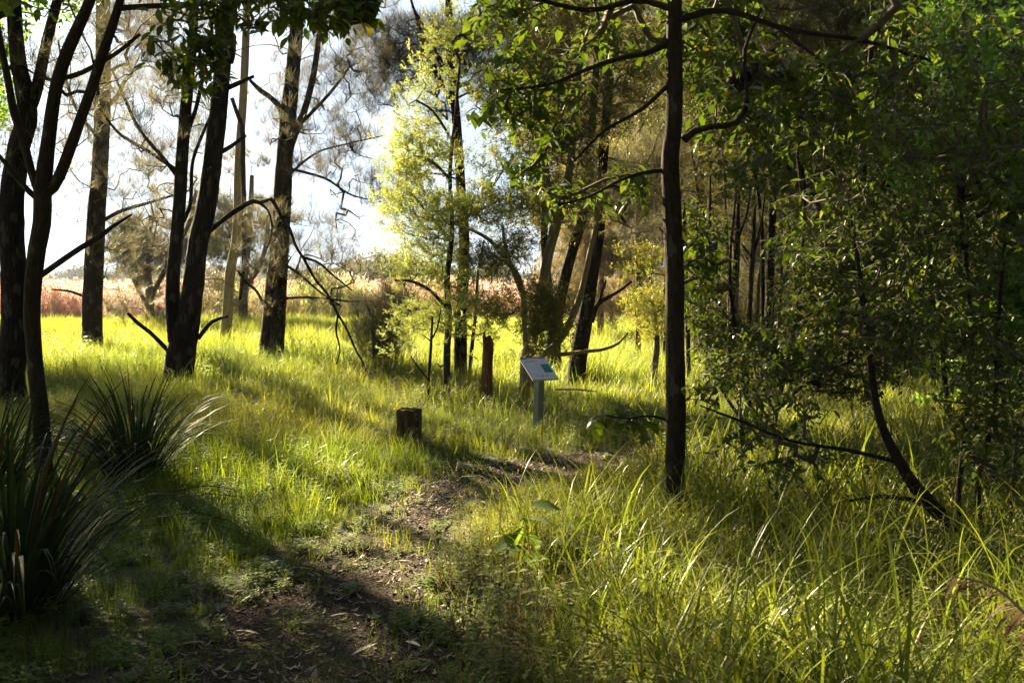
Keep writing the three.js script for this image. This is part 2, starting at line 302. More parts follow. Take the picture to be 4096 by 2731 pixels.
// near broad-leaved crown: the leaves that show largest are parts, the rest one mass
function nearLeaves(limit, size, seed, mats) {
  return (root, base, fol) => {
    const r = rng(seed), all = [], tw = [];
    for (const k in fol) for (const { p, dir } of fol[k]) {
      const n = 6 + Math.floor(r() * 4), ax = dir.clone().add(V((r() - .5) * .8, -.25 + (r() - .5) * .5, (r() - .5) * .8)).normalize();
      tw.push(tube([p.clone().addScaledVector(ax, -.15).sub(base), p.clone().addScaledVector(ax, .13).sub(base)], [.0024, .001], 3, .2, 0, 1, 1, false));
      for (let i = 0; i < n; i++) {
        const o = p.clone().addScaledVector(ax, (i / n - .5) * .26), l = size * (.5 + .75 * r());
        const q = new THREE.Quaternion().setFromEuler(new THREE.Euler(.75 - r() * 1.1 + .25, r() * 6.283, (r() - .5) * 1.1, 'YXZ'));
        all.push({ m: new THREE.Matrix4().compose(o.clone().sub(base), q, V(l * (.7 + .5 * r()), l * (.6 + 1.2 * r()), l)), s: l / Math.max(.5, -o.z) * ((Math.abs(o.x / o.z) < .56 && (o.y - EYE) / -o.z < .31) ? 1 : .1), g: Math.floor(r() * 3), c: Math.floor(r() * mats.length) });
      }
    }
    const tm = mesh('twigs', mergeGeometries(tw), stickMat, root); tm.userData.kind = 'stuff';
    all.sort((a, b) => b.s - a.s);
    const own = all.slice(0, limit), rest = all.slice(limit);
    for (const a of own) { const m = mesh('leaf', leafGeos[a.g], mats[a.c], root); a.m.decompose(m.position, m.quaternion, m.scale); }
    for (let k = 0; k < 3; k++) for (let c = 0; c < mats.length; c++) { const b = rest.filter(a => a.g === k && a.c === c); if (b.length) inst('foliage', leafGeos[k], mats[c], b.map(a => a.m), null, root); }
  };
}
const broadMats = [[0.0668, 0.1129, 0.0051], [0.0972, 0.1505, 0.0066], [0.0546, 0.0894, 0.0051], [0.1214, 0.1552, 0.0087], [0.1154, 0.1599, 0.0073], [0.0729, 0.1176, 0.0058], [0.0911, 0.1411, 0.0058], [0.1032, 0.1505, 0.0073], [0.0607, 0.0941, 0.0043], [0.1380, 0.1344, 0.0105]].map(c => leafMat(...c, .5, .42, .22));

// ---------------------------------------------------------------- setting: ground and path
{
  const n = 220, pos = [], idx = [], uv = [];
  for (let j = 0; j <= n; j++) for (let i = 0; i <= n; i++) {
    const s = i / n * 2 - 1, t = j / n, x = Math.sign(s) * (18 * Math.abs(s) + 600 * Math.pow(Math.abs(s), 7)), z = 9 - 36 * t - 1100 * Math.pow(t, 8);
    pos.push(x, gh(x, z), z); uv.push(x, z);
  }
  for (let j = 0; j < n; j++) for (let i = 0; i < n; i++) { const a = j * (n + 1) + i, b = a + n + 1; idx.push(a, a + 1, b, a + 1, b + 1, b); }
  const map = tex(512, (u, v) => { const f = fbm(u * 8, v * 8, 201, 8, 5), k = fbm(u * 40, v * 40, 207, 40, 2), m = sst(.45, .6, fbm(u * 5, v * 5, 215, 5, 4)); const a = [.045, .033, .02], b = [.04, .05, .014]; return [0, 1, 2].map(q => lerp(a[q], b[q], m) * (.5 + f * .6 + k * .5)); }, true, .5, .5);
  const bump = tex(256, (u, v) => { const f = fbm(u * 24, v * 24, 231, 24, 4); return [f, f, f]; }, false, .5, .5);
  tag(mesh('ground', geoFrom(pos, idx, uv), new THREE.MeshStandardMaterial({ map, bumpMap: bump, bumpScale: .03, roughness: 1 })), 'dark soil and thatch under the long grass', null, null, 'structure');
}
// path edges in the picture (left, right, row), nearest first
const PATH = [[-60, 500, 760], [120, 470, 682], [196, 462, 630], [240, 446, 590], [300, 438, 560], [352, 440, 535], [384, 468, 510], [402, 520, 490], [432, 580, 474], [500, 670, 461], [600, 800, 452], [720, 980, 446], [860, 1200, 441]]
  .map(([a, b, y]) => [onGround(a, y), onGround(b, y)]);
const pathPoly = [...PATH.map(q => q[0]), ...PATH.map(q => q[1]).reverse()];
function inPath(x, z) { let c = false; for (let i = 0, j = pathPoly.length - 1; i < pathPoly.length; j = i++) { const a = pathPoly[i], b = pathPoly[j]; if ((a.z > z) !== (b.z > z) && x < (b.x - a.x) * (z - a.z) / (b.z - a.z) + a.x) c = !c; } return c; }
function pathDist(x, z) { // signed: negative inside
  let m = 1e9; for (let i = 0, j = pathPoly.length - 1; i < pathPoly.length; j = i++) { const a = pathPoly[i], b = pathPoly[j], dx = b.x - a.x, dz = b.z - a.z, t = clamp(((x - a.x) * dx + (z - a.z) * dz) / (dx * dx + dz * dz)); m = Math.min(m, Math.hypot(x - a.x - dx * t, z - a.z - dz * t)); } return inPath(x, z) ? -m : m;
}
{
  const A = new THREE.CatmullRomCurve3(PATH.map(q => q[0])), B = new THREE.CatmullRomCurve3(PATH.map(q => q[1])), n = 160, m = 26, pos = [], uv = [], idx = [];
  for (let i = 0; i <= n; i++) { const a = A.getPoint(i / n), b = B.getPoint(i / n); for (let k = 0; k <= m; k++) { let t = k / m; const e = (noise2(i * .35, k < m / 2 ? 1 : 7, 77) - .5) * .12; t = t * (1 + e) - e * .5; const x = lerp(a.x, b.x, t), z = lerp(a.z, b.z, t); pos.push(x, gh(x, z) + .008, z); uv.push(x, z); } }
  for (let i = 0; i < n; i++) for (let k = 0; k < m; k++) { const a = i * (m + 1) + k, b = a + m + 1; idx.push(a, a + 1, b, a + 1, b + 1, b); }
  const peb = (u, v, N, s) => { const x = u * N, y = v * N, i = Math.floor(x), j = Math.floor(y); let best = 0; for (let a = -1; a <= 1; a++) for (let b = -1; b <= 1; b++) { const ii = ((i + a) % N + N) % N, jj = ((j + b) % N + N) % N, ox = hash2(ii, jj, s), oy = hash2(ii, jj, s + 1), rr = .2 + .3 * hash2(ii, jj, s + 2), d = Math.hypot(x - (i + a + ox), y - (j + b + oy)); if (d < rr) best = Math.max(best, 1 - d / rr); } return best; };
  const map = tex(1024, (u, v) => { const f = fbm(u * 10, v * 10, 301, 10, 5), p = peb(u, v, 90, 311), p2 = peb(u, v, 160, 331), ms = sst(.5, .62, fbm(u * 4, v * 4, 341, 4, 5)) * sst(.35, .6, fbm(u * 60, v * 60, 351, 60, 2)); let c = [.04, .028, .02].map(q => q * (.3 + f * 1.15)); const pt = .5 + .8 * hash2(Math.floor(u * 90), Math.floor(v * 90), 5); c = c.map((q, k) => lerp(q, [.1, .078, .06][k] * pt, sst(0, .3, p) * .65)); c = c.map((q, k) => lerp(q, [.16, .12, .09][k], sst(0, .4, p2) * .3)); return c.map((q, k) => lerp(q, [.07, .085, .018][k], ms * .75)); }, true, .45, .45);
  const bump = tex(1024, (u, v) => { const q = .45 * Math.sqrt(peb(u, v, 90, 311)) + .25 * Math.sqrt(peb(u, v, 160, 331)) + .4 * fbm(u * 30, v * 30, 361, 30, 4); return [q, q, q]; }, false, .45, .45);
  tag(mesh('path', geoFrom(pos, idx, uv), new THREE.MeshPhysicalMaterial({ map, bumpMap: bump, bumpScale: .025, roughness: .95, specularIntensity: .12 })), 'trodden dark earth path winding through the grass', null, null, 'structure');
}

// ---------------------------------------------------------------- grass and ground cover
{
  const r = rng(4242);
  const kinds = {
    short: { g: [1, 2, 3].map(s => grassClump(s, 14, .07, .2, .0045, .09, .9, 3)), m: L.grass },
    mid: { g: [4, 5, 6].map(s => grassClump(s, 16, .15, .36, .005, .11, 1.1, 4)), m: L.grass },
    meadow: { g: [7, 8, 9].map(s => grassClump(s, 22, .25, .55, .0085, .2, 1.0, 4)), m: L.meadow },
    far: { g: [17, 18].map(s => grassClump(s, 26, .35, .7, .016, .4, .9, 3)), m: L.meadow },
    tall: { g: [10, 11, 12, 13].map(s => grassClump(s, 10, .25, .68, .009, .12, 2.3, 7)), m: L.grass },
    herb: { g: [1, 2, 3].map(s => herbClump(s, 7, .2)), m: L.herb },
    low: { g: [4, 5].map(s => herbClump(s, 9, .06)), m: L.herb },
    seed: { g: [1, 2].map(s => seedStalks(s, 5, .5)), m: L.straw },
    straw: { g: [14, 15].map(s => grassClump(s, 8, .15, .4, .004, .1, 1.6, 4)), m: L.straw },
  };
  for (const k in kinds) kinds[k].b = kinds[k].g.map(() => [[], []]);
  function put(k, x, z, s, tint0, sy) { const K = kinds[k], i = Math.floor(r() * K.g.length), v = (.6 + .7 * r()), h = (r() - .5) * .2, pn = fbm(x * .45 + 11, z * .45, 541, 0, 3), tint = [tint0[0] * lerp(.6, 1.18, pn), tint0[1] * lerp(.85, 1.12, pn), tint0[2]]; s *= lerp(.62, 1.4, fbm(x * .9 + 3, z * .9, 551, 0, 3)); K.b[i][0].push(placeM(V(x, gh(x, z), z), r() * 6.283, (r() - .5) * .3, (r() - .5) * .3, s, sy || s)); K.b[i][1].push(new THREE.Color().setRGB(tint[0] * v * (1 + h), tint[1] * v, tint[2] * v)); }
  const rings = [[2.6, 4.2, 330], [4.2, 6, 300], [6, 8.5, 240], [8.5, 11.5, 170], [11.5, 15, 110], [15, 20, 60], [20, 27, 34], [27, 36, 18], [36, 52, 10]];
  for (const [d0, d1, per] of rings) {
    const half = .72, area = half * (d1 * d1 - d0 * d0), n = Math.floor(area * per);
    for (let q = 0; q < n; q++) {
      const d = Math.sqrt(lerp(d0 * d0, d1 * d1, r())), x = (r() * 2 - 1) * half * d, z = -d;
      const pd = d < 13 ? pathDist(x, z) : 5, nn = fbm(x * .8 + 4, z * .8, 501, 0, 3), n2 = noise2(x * 2.3, z * 2.3, 511);
      const right = pd > 0 && x > lerp(-.9, 1.2, sst(4, 8, d)) && d < 9;
      if (pd < 0) { const e = -pd; if (r() < .2 * (1 - sst(.0, .4, e)) + .05 * sst(.42, .7, n2)) put(r() < .6 ? 'short' : 'low', x, z, .45 + .6 * r(), [1, 1, 1]); continue; }
      const edge = sst(0, .5, pd);
      if (d < 15) {
        if (right) {
          if (Math.hypot(x - .12, z + 5.0) < .38 && r() < .85) continue;
          // tall lush grass beside the path
          const u = r(), lush = sst(.05, .8, pd);
          if (u < .26 * lush) put('tall', x, z, (.65 + .7 * r()) * lerp(.6, 1.05, lush), [1, 1, 1]);
          else if (u < .58) put('mid', x, z, (.6 + .6 * r()) * lerp(.4, 1.0, lush), [1, 1, .9]);
          else if (u < .68) put('herb', x, z, .8 + .8 * r(), [1.1, 1, 1]);
          else if (u < .705) put('seed', x, z, .7 + .5 * r(), [.8, .85, .6]);
          else if (u < .83) put('straw', x, z, .8 + .7 * r(), [.8, .6, .42]);
          continue;
        }
        if (x < -.3 && d < 9 && x < -.2 - (9 - d) * .05) {
          // short shaded grass and herbs left of the path
          if (r() > .35 + .65 * edge * (.4 + nn)) continue;
          const u = r(), g = lerp(.5, 1.1, sst(4, 8, d)) * lerp(.55, 1, edge);
          if (u < .5) put('short', x, z, (.7 + .7 * r()) * g, [.9, 1, .8]);
          else if (u < .8) put('mid', x, z, (.5 + .6 * r()) * g, [.9, 1, .8]);
          else if (u < .92) put('herb', x, z, (.5 + .6 * r()) * g, [.9, 1.05, .9]);
          else put('low', x, z, .8 + .8 * r(), [.9, 1, .9]);
          continue;
        }
        const g = lerp(.5, 1, edge) * (.75 + .5 * nn) * (d < 11.5 ? .72 : .9), u = r();
        if (u < .62) put('mid', x, z, (.7 + .6 * r()) * g, [1.15, 1.05, 1]);
        else if (u < .76) put('herb', x, z, (.8 + .8 * r()) * g, [1.2, 1.1, 1]);
        else if (u < .82) put('seed', x, z, (.6 + .5 * r()) * g, [1, 1, .8]);
        else if (u < .9 && d < 12.5) put('straw', x, z, (.7 + .5 * r()) * g, [1.1, 1, .8]);
        else if (d > 11 || x < -1.5) put('meadow', x, z, (.6 + .5 * r()) * g, [1, 1, 1]);
      } else if (d < 27) { const u = r(); if (u < .72) put('meadow', x, z, (.7 + .7 * r()) * (.55 + .8 * nn), [1, 1, 1]); else if (u < .84) put('tall', x, z, .8 + .5 * r(), [1.1, 1.1, 1.2]); else if (u < .92) put('straw', x, z, 1 + .6 * r(), [1, .85, .6]); else put('herb', x, z, 1.2 + 1.2 * r(), [1.2, 1.2, 1.2]); }
      else { const s = (.7 + .6 * r()) * (.7 + .5 * nn) * lerp(1, .55, sst(32, 42, d)); put('far', x, z, s, [1.05, 1.05, 1]); }
    }
  }
  const names = { short: ['short_grass', 'short soft grass growing in the shade beside the path'], mid: ['grass', 'fresh green grass growing on both sides of the path'], meadow: ['meadow_grass', 'long bright grass between the trees'], far: ['far_grass', 'sunlit long grass before the reddish reeds'], tall: ['tall_grass', 'tall arching broad grass right of the path'], herb: ['weeds', 'small leafy weeds among the grass'], low: ['ground_cover', 'tiny round leaved herbs creeping over the soil'], seed: ['seed_grass', 'thin grass stalks with pale seed heads'], straw: ['dry_grass', 'dry straw coloured blades among the green grass'] };
  for (const k in kinds) kinds[k].b.forEach((b, i) => { if (b[0].length) { const m = inst(names[k][0], kinds[k].g[i], kinds[k].m, b[0], b[1]); tag(m, names[k][1], 'grass', names[k][1], 'stuff'); } });

  // stones and litter on the path
  const st = [[], []], lt = [[], []], stone = new THREE.IcosahedronGeometry(1, 0); stone.scale(1, .6, .8);
  const lf = new Strips(); lf.leaf(V(0, 0, 0), V(0, 0, 1), V(1, 0, 0), 1, .3, .25);
  for (let q = 0; q < 130000; q++) {
    const d = Math.sqrt(lerp(9, 170, r())), x = (r() * 2 - 1) * .7 * d, z = -d; const pd = pathDist(x, z);
    if (pd > .25 || (pd > 0 && r() < .6)) continue;
    if (r() < .66) { const s = .003 + .008 * r() * r(); st[0].push(placeM(V(x, gh(x, z) + .009, z), r() * 6.28, r() * .5, r() * .5, s)); const v = .025 + .12 * r() * r(); st[1].push(new THREE.Color().setRGB(v * 1.15, v * .95, v * .8)); }
    else { const s = .02 + .05 * r(); lt[0].push(placeM(V(x, gh(x, z) + .014 + r() * .012, z), r() * 6.28, (r() - .5) * .7, (r() - .5) * 1.2, s)); const v = .09 + .26 * r(); lt[1].push(new THREE.Color().setRGB(v, v * .76, v * .52)); }
  }
  tag(inst('gravel', stone, new THREE.MeshPhysicalMaterial({ color: 0xffffff, roughness: .9, specularIntensity: .3 }), ...st), 'small dark stones lying on the earth path', 'gravel', null, 'stuff');
  tag(inst('leaf_litter', lf.geo(), new THREE.MeshPhysicalMaterial({ color: 0xffffff, roughness: .8, specularIntensity: .4, side: THREE.DoubleSide }), ...lt), 'dry brown leaf scraps strewn on the path', 'leaf litter', null, 'stuff');

  { const tg = [[], []], g0 = tube([V(-.5, 0, 0), V(-.1, .03, .05), V(.5, 0, -.03)], [.02, .022, .01], 5, .25, .1, 3, 1);
    for (let q = 0; q < 5200; q++) { const d = Math.sqrt(lerp(9, 190, r())), x = (r() * 2 - 1) * .6 * d, z = -d, pd = pathDist(x, z); if (pd > .5 || r() < .3) continue; const s = .04 + .2 * r() * r(); tg[0].push(placeM(V(x, gh(x, z) + .016, z), r() * 6.28, (r() - .5) * .2, (r() - .5) * .3, s)); const v = .03 + .16 * r() * r(); tg[1].push(new THREE.Color().setRGB(v, v * .78, v * .58)); }
    tag(inst('fallen_twigs', g0, new THREE.MeshPhysicalMaterial({ color: 0xffffff, roughness: .9, specularIntensity: .3 }), ...tg), 'small fallen twigs and bark strips strewn along the path', 'twigs', null, 'stuff'); }
  // reed bed behind the meadow
  const reedG = (seed, plume) => { const q = rng(seed), S = new Strips(); for (let k = 0; k < 7; k++) { const a = q() * 6.28, o = V(Math.cos(a) * .3 * q(), 0, Math.sin(a) * .3 * q()), yaw = q() * 6.28, h = 1.35 + .75 * q(), ln = .03 + .1 * q(); if (!plume) { S.blade(o, yaw, h, .02, ln, .2, 3); for (let j = 0; j < 6; j++) { const t = .15 + .8 * q(), y = h * t, off = Math.sin(ln) * h * t; S.blade(V(o.x + Math.cos(yaw) * off, y, o.z + Math.sin(yaw) * off), q() * 6.28, .35 + .35 * q(), .028, .35, 1.3 + q(), 3); } } else { const off = Math.sin(ln) * h; for (let j = 0; j < 2; j++) S.blade(V(o.x + Math.cos(yaw) * off, h * .97, o.z + Math.sin(yaw) * off), yaw + (q() - .5), .2 + .12 * q(), .045, .3, 1.9, 3, 1, 1); } } return S.geo(); };
  const rb = [[[], []], [[], []]];
  for (let q = 0; q < 26000; q++) { const u = r(), d = 38 + 150 * u * u * u, x = (r() * 2 - 1) * .72 * d, z = -d; const edge = 37.5 + 9 * noise2(x * .16, 3, 611); if (d < edge) continue; const i = q & 1, s = .34 + .6 * noise2(x * .35, z * .25, 621) + .24 * r(), v = .75 + .5 * r(), gr = noise2(x * .25 + 5, z * .2, 631) > .76 ? 1 : 0; rb[i][0].push(placeM(V(x, gh(x, z), z), r() * 6.28, (r() - .5) * .1, (r() - .5) * .1, 1.05, s)); rb[i][1].push(new THREE.Color().setRGB(v * lerp(.95, .6, gr), v * lerp(.95, .95, gr), v * lerp(.95, .4, gr))); }
  for (let i = 0; i < 2; i++) { tag(inst('reeds', reedG(31 + i, false), L.reed, ...rb[i]), 'tall reddish dry reeds filling the marsh behind the meadow', 'reeds', 'reddish reed bed', 'stuff'); tag(inst('reed_plumes', reedG(31 + i, true), L.plume, ...rb[i]), 'pale plumes on top of the reddish reeds', 'reeds', 'reed plumes', 'stuff'); }
}

// ---------------------------------------------------------------- trees on the left
tree('she_oak', 'thick rough barked trunk at the far left edge, forked above head height', {
  d: 12.2, bark: M.sheoakBark, kind: 'she', twig: .003, arch: .2, lump: .13,
  stems: [
    { p: [[12, 425, 34], [10, 380, 29], [15, 330, 27], [13, 270, 24], [11, 210, 23], [18, 150, 20], [27, 112, 19], [18, 60, 14], [14, 0, 13], [6, -120, 10], [-10, -260, 5]] },
    { n: 'branch', p: [[27, 116, 12], [36, 90, 11], [47, 40, 10], [60, -10, 9], [76, -120, 6], [100, -230, 3]] },
    { n: 'branch', p: [[14, 330, 9], [26, 305, 8], [34, 282, 7], [36, 250, 4]], bare: 1 },
  ],
  crown: [{ c: [40, -60, 12.2], r: [1.9, 2.2, 1.6], n: 520 }, { c: [20, 90, 12.6], r: [1.1, 1.5, 1], n: 150 }],
}, 11);
const youngTree = tree('forked_tree', 'smooth dark slender trunk near the left edge, forking into several rising limbs', {
  d: 7.6, bark: M.smoothBark, kind: 'broad', twig: .0028, arch: .1, lump: .05, nb: 10,
  stems: [
    { p: [[44, 470, 19], [41, 420, 17], [35, 360, 15], [32, 305, 16], [37, 250, 17], [42, 223, 17], [43, 187, 17], [48, 143, 13.5], [56, 88, 12], [66, 55, 12], [76, 32, 11.5], [89, 3, 10], [112, -60, 8], [150, -140, 5]] },
    { n: 'branch', p: [[44, 195, 11], [54, 186, 11], [72, 143, 11], [80, 120, 10.5], [89, 96, 10], [102, 56, 10], [118, 8, 8], [135, -50, 6], [190, -110, 4]] },
    { n: 'branch', p: [[40, 196, 8], [34, 180, 8], [24, 143, 8], [14, 112, 8], [8, 80, 7], [0, 40, 6], [-14, -40, 4]] },
    { n: 'branch', p: [[39, 200, 6], [28, 190, 6], [12, 172, 5], [0, 156, 4], [-20, 140, 3]] },
    { n: 'branch', p: [[62, 78, 5], [78, 74, 5], [96, 65, 4.5], [118, 52, 4], [140, 34, 3]] },
    { n: 'branch', p: [[41, 275, 6], [58, 263, 6], [83, 246, 5.5], [100, 236, 5], [113, 226, 4], [132, 214, 2]] },
    { n: 'branch', p: [[118, 8, 6], [150, 6, 5.5], [190, 4, 5], [230, 2, 4], [290, -2, 3.5], [360, 2, 2.5]], from: .3 },
  ],
  crown: [
    { c: [165, 18, 7.4], r: [.62, .28, .5], n: 64, thin: .3 }, { c: [185, 60, 7.5], r: [.28, .26, .3], n: 28, thin: .3 }, { c: [290, 0, 7.3], r: [.62, .22, .4], n: 58, thin: .3 }, { c: [340, 8, 7.3], r: [.25, .16, .3], n: 18, thin: .3 },
    { c: [80, -20, 7.6], r: [.8, .35, .8], n: 70, thin: .3 }, { c: [150, -130, 7.0], r: [2.2, .7, 1.6], n: 200, thin: .3 }, { w: [-3, 4.3, -3.6], r: [2.4, .8, 2.6], n: 520, thin: .3 },
  ], onFoliage: nearLeaves(280, .115, 5, broadMats),
}, 21);
tree('she_oak', 'straight dark trunk standing between the forked tree and the double trunk', {
  d: 22, bark: M.sheoakBark, kind: 'she', twig: .003, arch: .2,
  stems: [
    { p: [[91, 362, 24], [92, 345, 20], [92, 300, 19], [95, 240, 18], [99, 180, 16], [102, 120, 15.5], [103, 60, 14.5], [103, 0, 13], [106, -90, 10], [110, -190, 4]] },
    { n: 'branch', p: [[84, 296, 3], [70, 291, 2.5], [52, 289, 1.6]], bare: 1 },
    { n: 'branch', p: [[101, 110, 5], [116, 98, 4.5], [124, 82, 4], [135, 70, 2]] },
    { n: 'branch', p: [[96, 225, 4], [118, 212, 4], [150, 202, 3], [190, 190, 2]] },
    { n: 'branch', p: [[101, 140, 4], [80, 115, 3.5], [66, 80, 3], [58, 40, 2]] },
  ],
  crown: [{ c: [110, -60, 22], r: [3.2, 3.4, 2.6], n: 150 }, { c: [80, 130, 22], r: [1.6, 2.2, 1.4], n: 220, f: .6, thin: .45 }, { c: [140, 130, 22], r: [1.4, 2.6, 1.2], n: 300, f: .55, thin: .42 }, { c: [130, 250, 22], r: [1, 1.2, .8], n: 110, f: .4, thin: .42 }],
}, 31);
tree('she_oak', 'double trunked dark tree behind the strap leaved clump, with lichen patches', {
  d: 14.8, bark: M.sheoakBark, kind: 'she', twig: .0028, arch: .25, lump: .11,
  stems: [
    { p: [[177, 402, 36], [178, 380, 30], [181, 350, 30], [188, 325, 23], [193, 290, 21], [199, 240, 20], [205, 215, 19], [212, 170, 19], [216, 130, 18], [220, 96, 17], [226, 32, 15], [231, 0, 14], [240, -110, 10], [252, -230, 4]] },
    { n: 'trunk', p: [[178, 345, 18], [174, 322, 15], [173, 280, 13], [176, 245, 13], [179, 207, 13], [182, 160, 12], [187, 96, 11], [192, 48, 9], [195, 0, 8], [200, -80, 6], [205, -170, 3]] },
    { n: 'branch', p: [[167, 349, 4.68], [150, 332, 3.90], [137, 322, 3.90], [128, 313, 3.12]], bare: 1 },
    { n: 'branch', p: [[198, 338, 4.68], [211, 322, 3.90], [220, 318, 3.12], [228, 316, 2.34]], bare: 1 },
    { n: 'branch', p: [[206, 234, 4.87], [220, 222, 4.87], [240, 208, 4.87], [254, 201, 4.26], [262, 203, 3.65], [270, 198, 3.65], [276, 206, 3.35], [281, 216, 3.04], [289, 227, 3.04], [296, 246, 2.80], [303, 257, 2.80], [316, 280, 2.56], [327, 293, 2.56], [338, 314, 2.43], [346, 327, 2.19], [356, 350, 1.95], [363, 362, 1.83], [374, 390, 1.46], [381, 410, 1.22]], bare: 1, lump: .2 },
    { n: 'branch', p: [[303, 257, 3], [318, 262, 2.4], [332, 274, 2], [352, 290, 1.2]], bare: 1 },
    { n: 'branch', p: [[338, 314, 2.4], [336, 330, 2], [340, 350, 1.6], [336, 364, 1]], bare: 1 },
    { n: 'branch', p: [[258, 202, 3], [268, 210, 2], [272, 230, 1.6], [266, 252, 1]], bare: 1 },
    { n: 'branch', p: [[224, 60, 8], [228, 66, 7], [232, 55, 7], [234, 40, 5]], bare: 1 },
    { n: 'branch', p: [[218, 92, 5], [236, 84, 5], [254, 76, 3]], bare: 1 },
    { n: 'branch', p: [[214, 155, 5], [228, 148, 4.5], [246, 135, 3]], bare: 1 },
    { n: 'branch', p: [[180, 180, 4], [165, 160, 4], [140, 130, 3.5], [122, 92, 2.5], [112, 70, 2]] },
    { n: 'branch', p: [[180, 172, 4], [150, 152, 3.5], [118, 132, 3], [100, 108, 2]] },
    { n: 'branch', p: [[188, 130, 5], [196, 108, 4], [206, 60, 4], [212, 30, 3.5], [204, -10, 3]] },
    { n: 'branch', p: [[183, 222, 4], [190, 205, 4], [193, 160, 3.5], [205, 128, 3], [212, 112, 2]] },
  ],
  crown: [{ c: [232, -100, 14.8], r: [2.8, 2.4, 2.4], n: 150 }, { w: [-5.7, 6.0, -15.6], r: [1.2, 1, 1.2], n: 70, thin: .3 }, { c: [150, 110, 15], r: [1.0, 1.2, .9], n: 300, f: .6, thin: .38 }, { c: [140, 60, 15.3], r: [.8, .8, .8], n: 200, f: .8, thin: .38 }, { c: [245, 260, 14.5], r: [.5, .5, .5], n: 70, f: .2, thin: .4 }, { c: [140, 180, 15], r: [.5, .8, .6], n: 90, f: .3, thin: .4 }],
}, 41);
tree('paperbark_tree', 'pale olive slim trunk between the double trunk and the flared trunk', {
  d: 22.5, bark: M.paperBark, kind: 'she', twig: .003,
  stems: [
    { p: [[222, 362, 15], [223, 350, 12], [227, 320, 11], [230, 273, 10], [236, 239, 9], [239, 160, 8.5], [244, 80, 8], [247, 0, 7], [250, -90, 5], [252, -170, 3]] },
    { n: 'branch', p: [[240, 300, 4, 21], [243, 270, 4, 21], [244, 231, 5, 21], [243, 165, 5, 21], [242, 128, 5, 21], [236, 110, 4, 21], [232, 98, 4, 21]], mat: M.smoothBark },
  ],
  crown: [{ c: [250, -90, 22.5], r: [1.8, 2.2, 1.6], n: 260 }],
}, 51);
tree('she_oak', 'tall straight trunk with a flared foot, tallest grass around it, left of the bright gap', {
  d: 18.4, bark: M.sheoakBark, kind: 'she', twig: .003, arch: .2, lump: .1,
  stems: [
    { p: [[269, 378, 33], [270, 362, 26], [273, 330, 23], [276, 290, 21], [279, 250, 20], [281, 231, 18.5], [283, 180, 17], [286, 143, 17], [290, 100, 16], [293, 70, 14.5], [297, 16, 13], [303, -80, 10], [306, -190, 4]] },
    { n: 'branch', p: [[284, 180, 7], [291, 145, 8], [297, 128, 8], [304, 112, 7], [310, 90, 6.5], [315, 66, 6], [321, 16, 5.5], [326, -30, 4]] },
    { n: 'branch', p: [[302, 122, 3.5], [316, 108, 3.5], [334, 88, 3], [350, 66, 2]] },
    { n: 'branch', p: [[283, 116, 6], [279, 106, 6], [270, 97, 5], [260, 90, 5], [250, 80, 3]] },
    { n: 'branch', p: [[288, 168, 3], [305, 172, 2.8], [327, 179, 2.5], [350, 194, 2], [372, 200, 1.2]] },
    { n: 'branch', p: [[288, 176, 2.5], [303, 162, 2.5], [320, 151, 2], [350, 143, 1.6], [385, 135, 1]] },
    { n: 'branch', p: [[283, 298, 3], [300, 297, 2.6], [325, 298, 2.2], [350, 301, 2], [372, 300, 1.4]] },
    { n: 'branch', p: [[286, 265, 3], [300, 274, 3], [318, 290, 2], [340, 305, 1.4]] },
    { n: 'branch', p: [[264, 305, 3], [256, 290, 3], [246, 282, 2.4], [238, 270, 2]] },
  ],
  crown: [{ c: [310, -80, 18.4], r: [3.0, 2.4, 2.6], n: 170 }, { c: [318, 105, 18.4], r: [1.1, 1.5, 1], n: 300, f: .7, thin: .42 }, { c: [345, 60, 18.4], r: [.9, 1.1, .8], n: 200, f: .75, thin: .45 }, { c: [318, 258, 18.4], r: [.9, 1.0, .7], n: 200, f: .45, thin: .36 }, { c: [352, 175, 18.4], r: [.6, 1.2, .5], n: 110, f: .3, thin: .4 }, { c: [262, 250, 18], r: [.6, 1.1, .5], n: 120, f: .35, thin: .4 }],
}, 61);
// background she-oaks beyond the trunks
tree('she_oak', 'tan feathery crown low behind the double trunk, drooping to the grass', {
  d: 33, bark: M.wallBark, kind: 'shefar', twig: .004, arch: .2, fs: .8,
  stems: [{ p: [[150, 335, 9], [150, 300, 8], [146, 250, 7], [152, 215, 5]] }, { n: 'branch', p: [[149, 300, 5], [170, 260, 5], [190, 220, 4], [196, 190, 3]] }, { n: 'branch', p: [[149, 310, 4], [130, 270, 4], [122, 235, 3]] }],
  crown: [{ c: [130, 255, 33], r: [.8, 1.3, .9], n: 171 }, { c: [160, 245, 33], r: [1.2, 1.9, 1.2], n: 343 }, { c: [186, 240, 33.5], r: [1.1, 2.2, 1.2], n: 120 }, { c: [150, 305, 32], r: [1.4, 1, 1], n: 66 }], tint: [1.25, 1.3, 1.1],
}, 71);
tree('she_oak', 'tan feathery tree rising behind the pale olive trunk', {
  d: 36, bark: M.wallBark, kind: 'shefar', twig: .004, arch: .2, fs: .8,
  stems: [{ p: [[243, 330, 10], [244, 280, 8], [250, 220, 6], [252, 175, 4]] }, { n: 'branch', p: [[244, 290, 5], [262, 260, 5], [270, 210, 3]] }],
  crown: [{ c: [246, 215, 36], r: [1.9, 2.4, 1.5], n: 435 }, { c: [215, 235, 36], r: [1.2, 2, 1.2], n: 224 }, { c: [235, 290, 36], r: [1.8, 1.3, 1.2], n: 114 }], tint: [1.25, 1.3, 1.1],
}, 72);
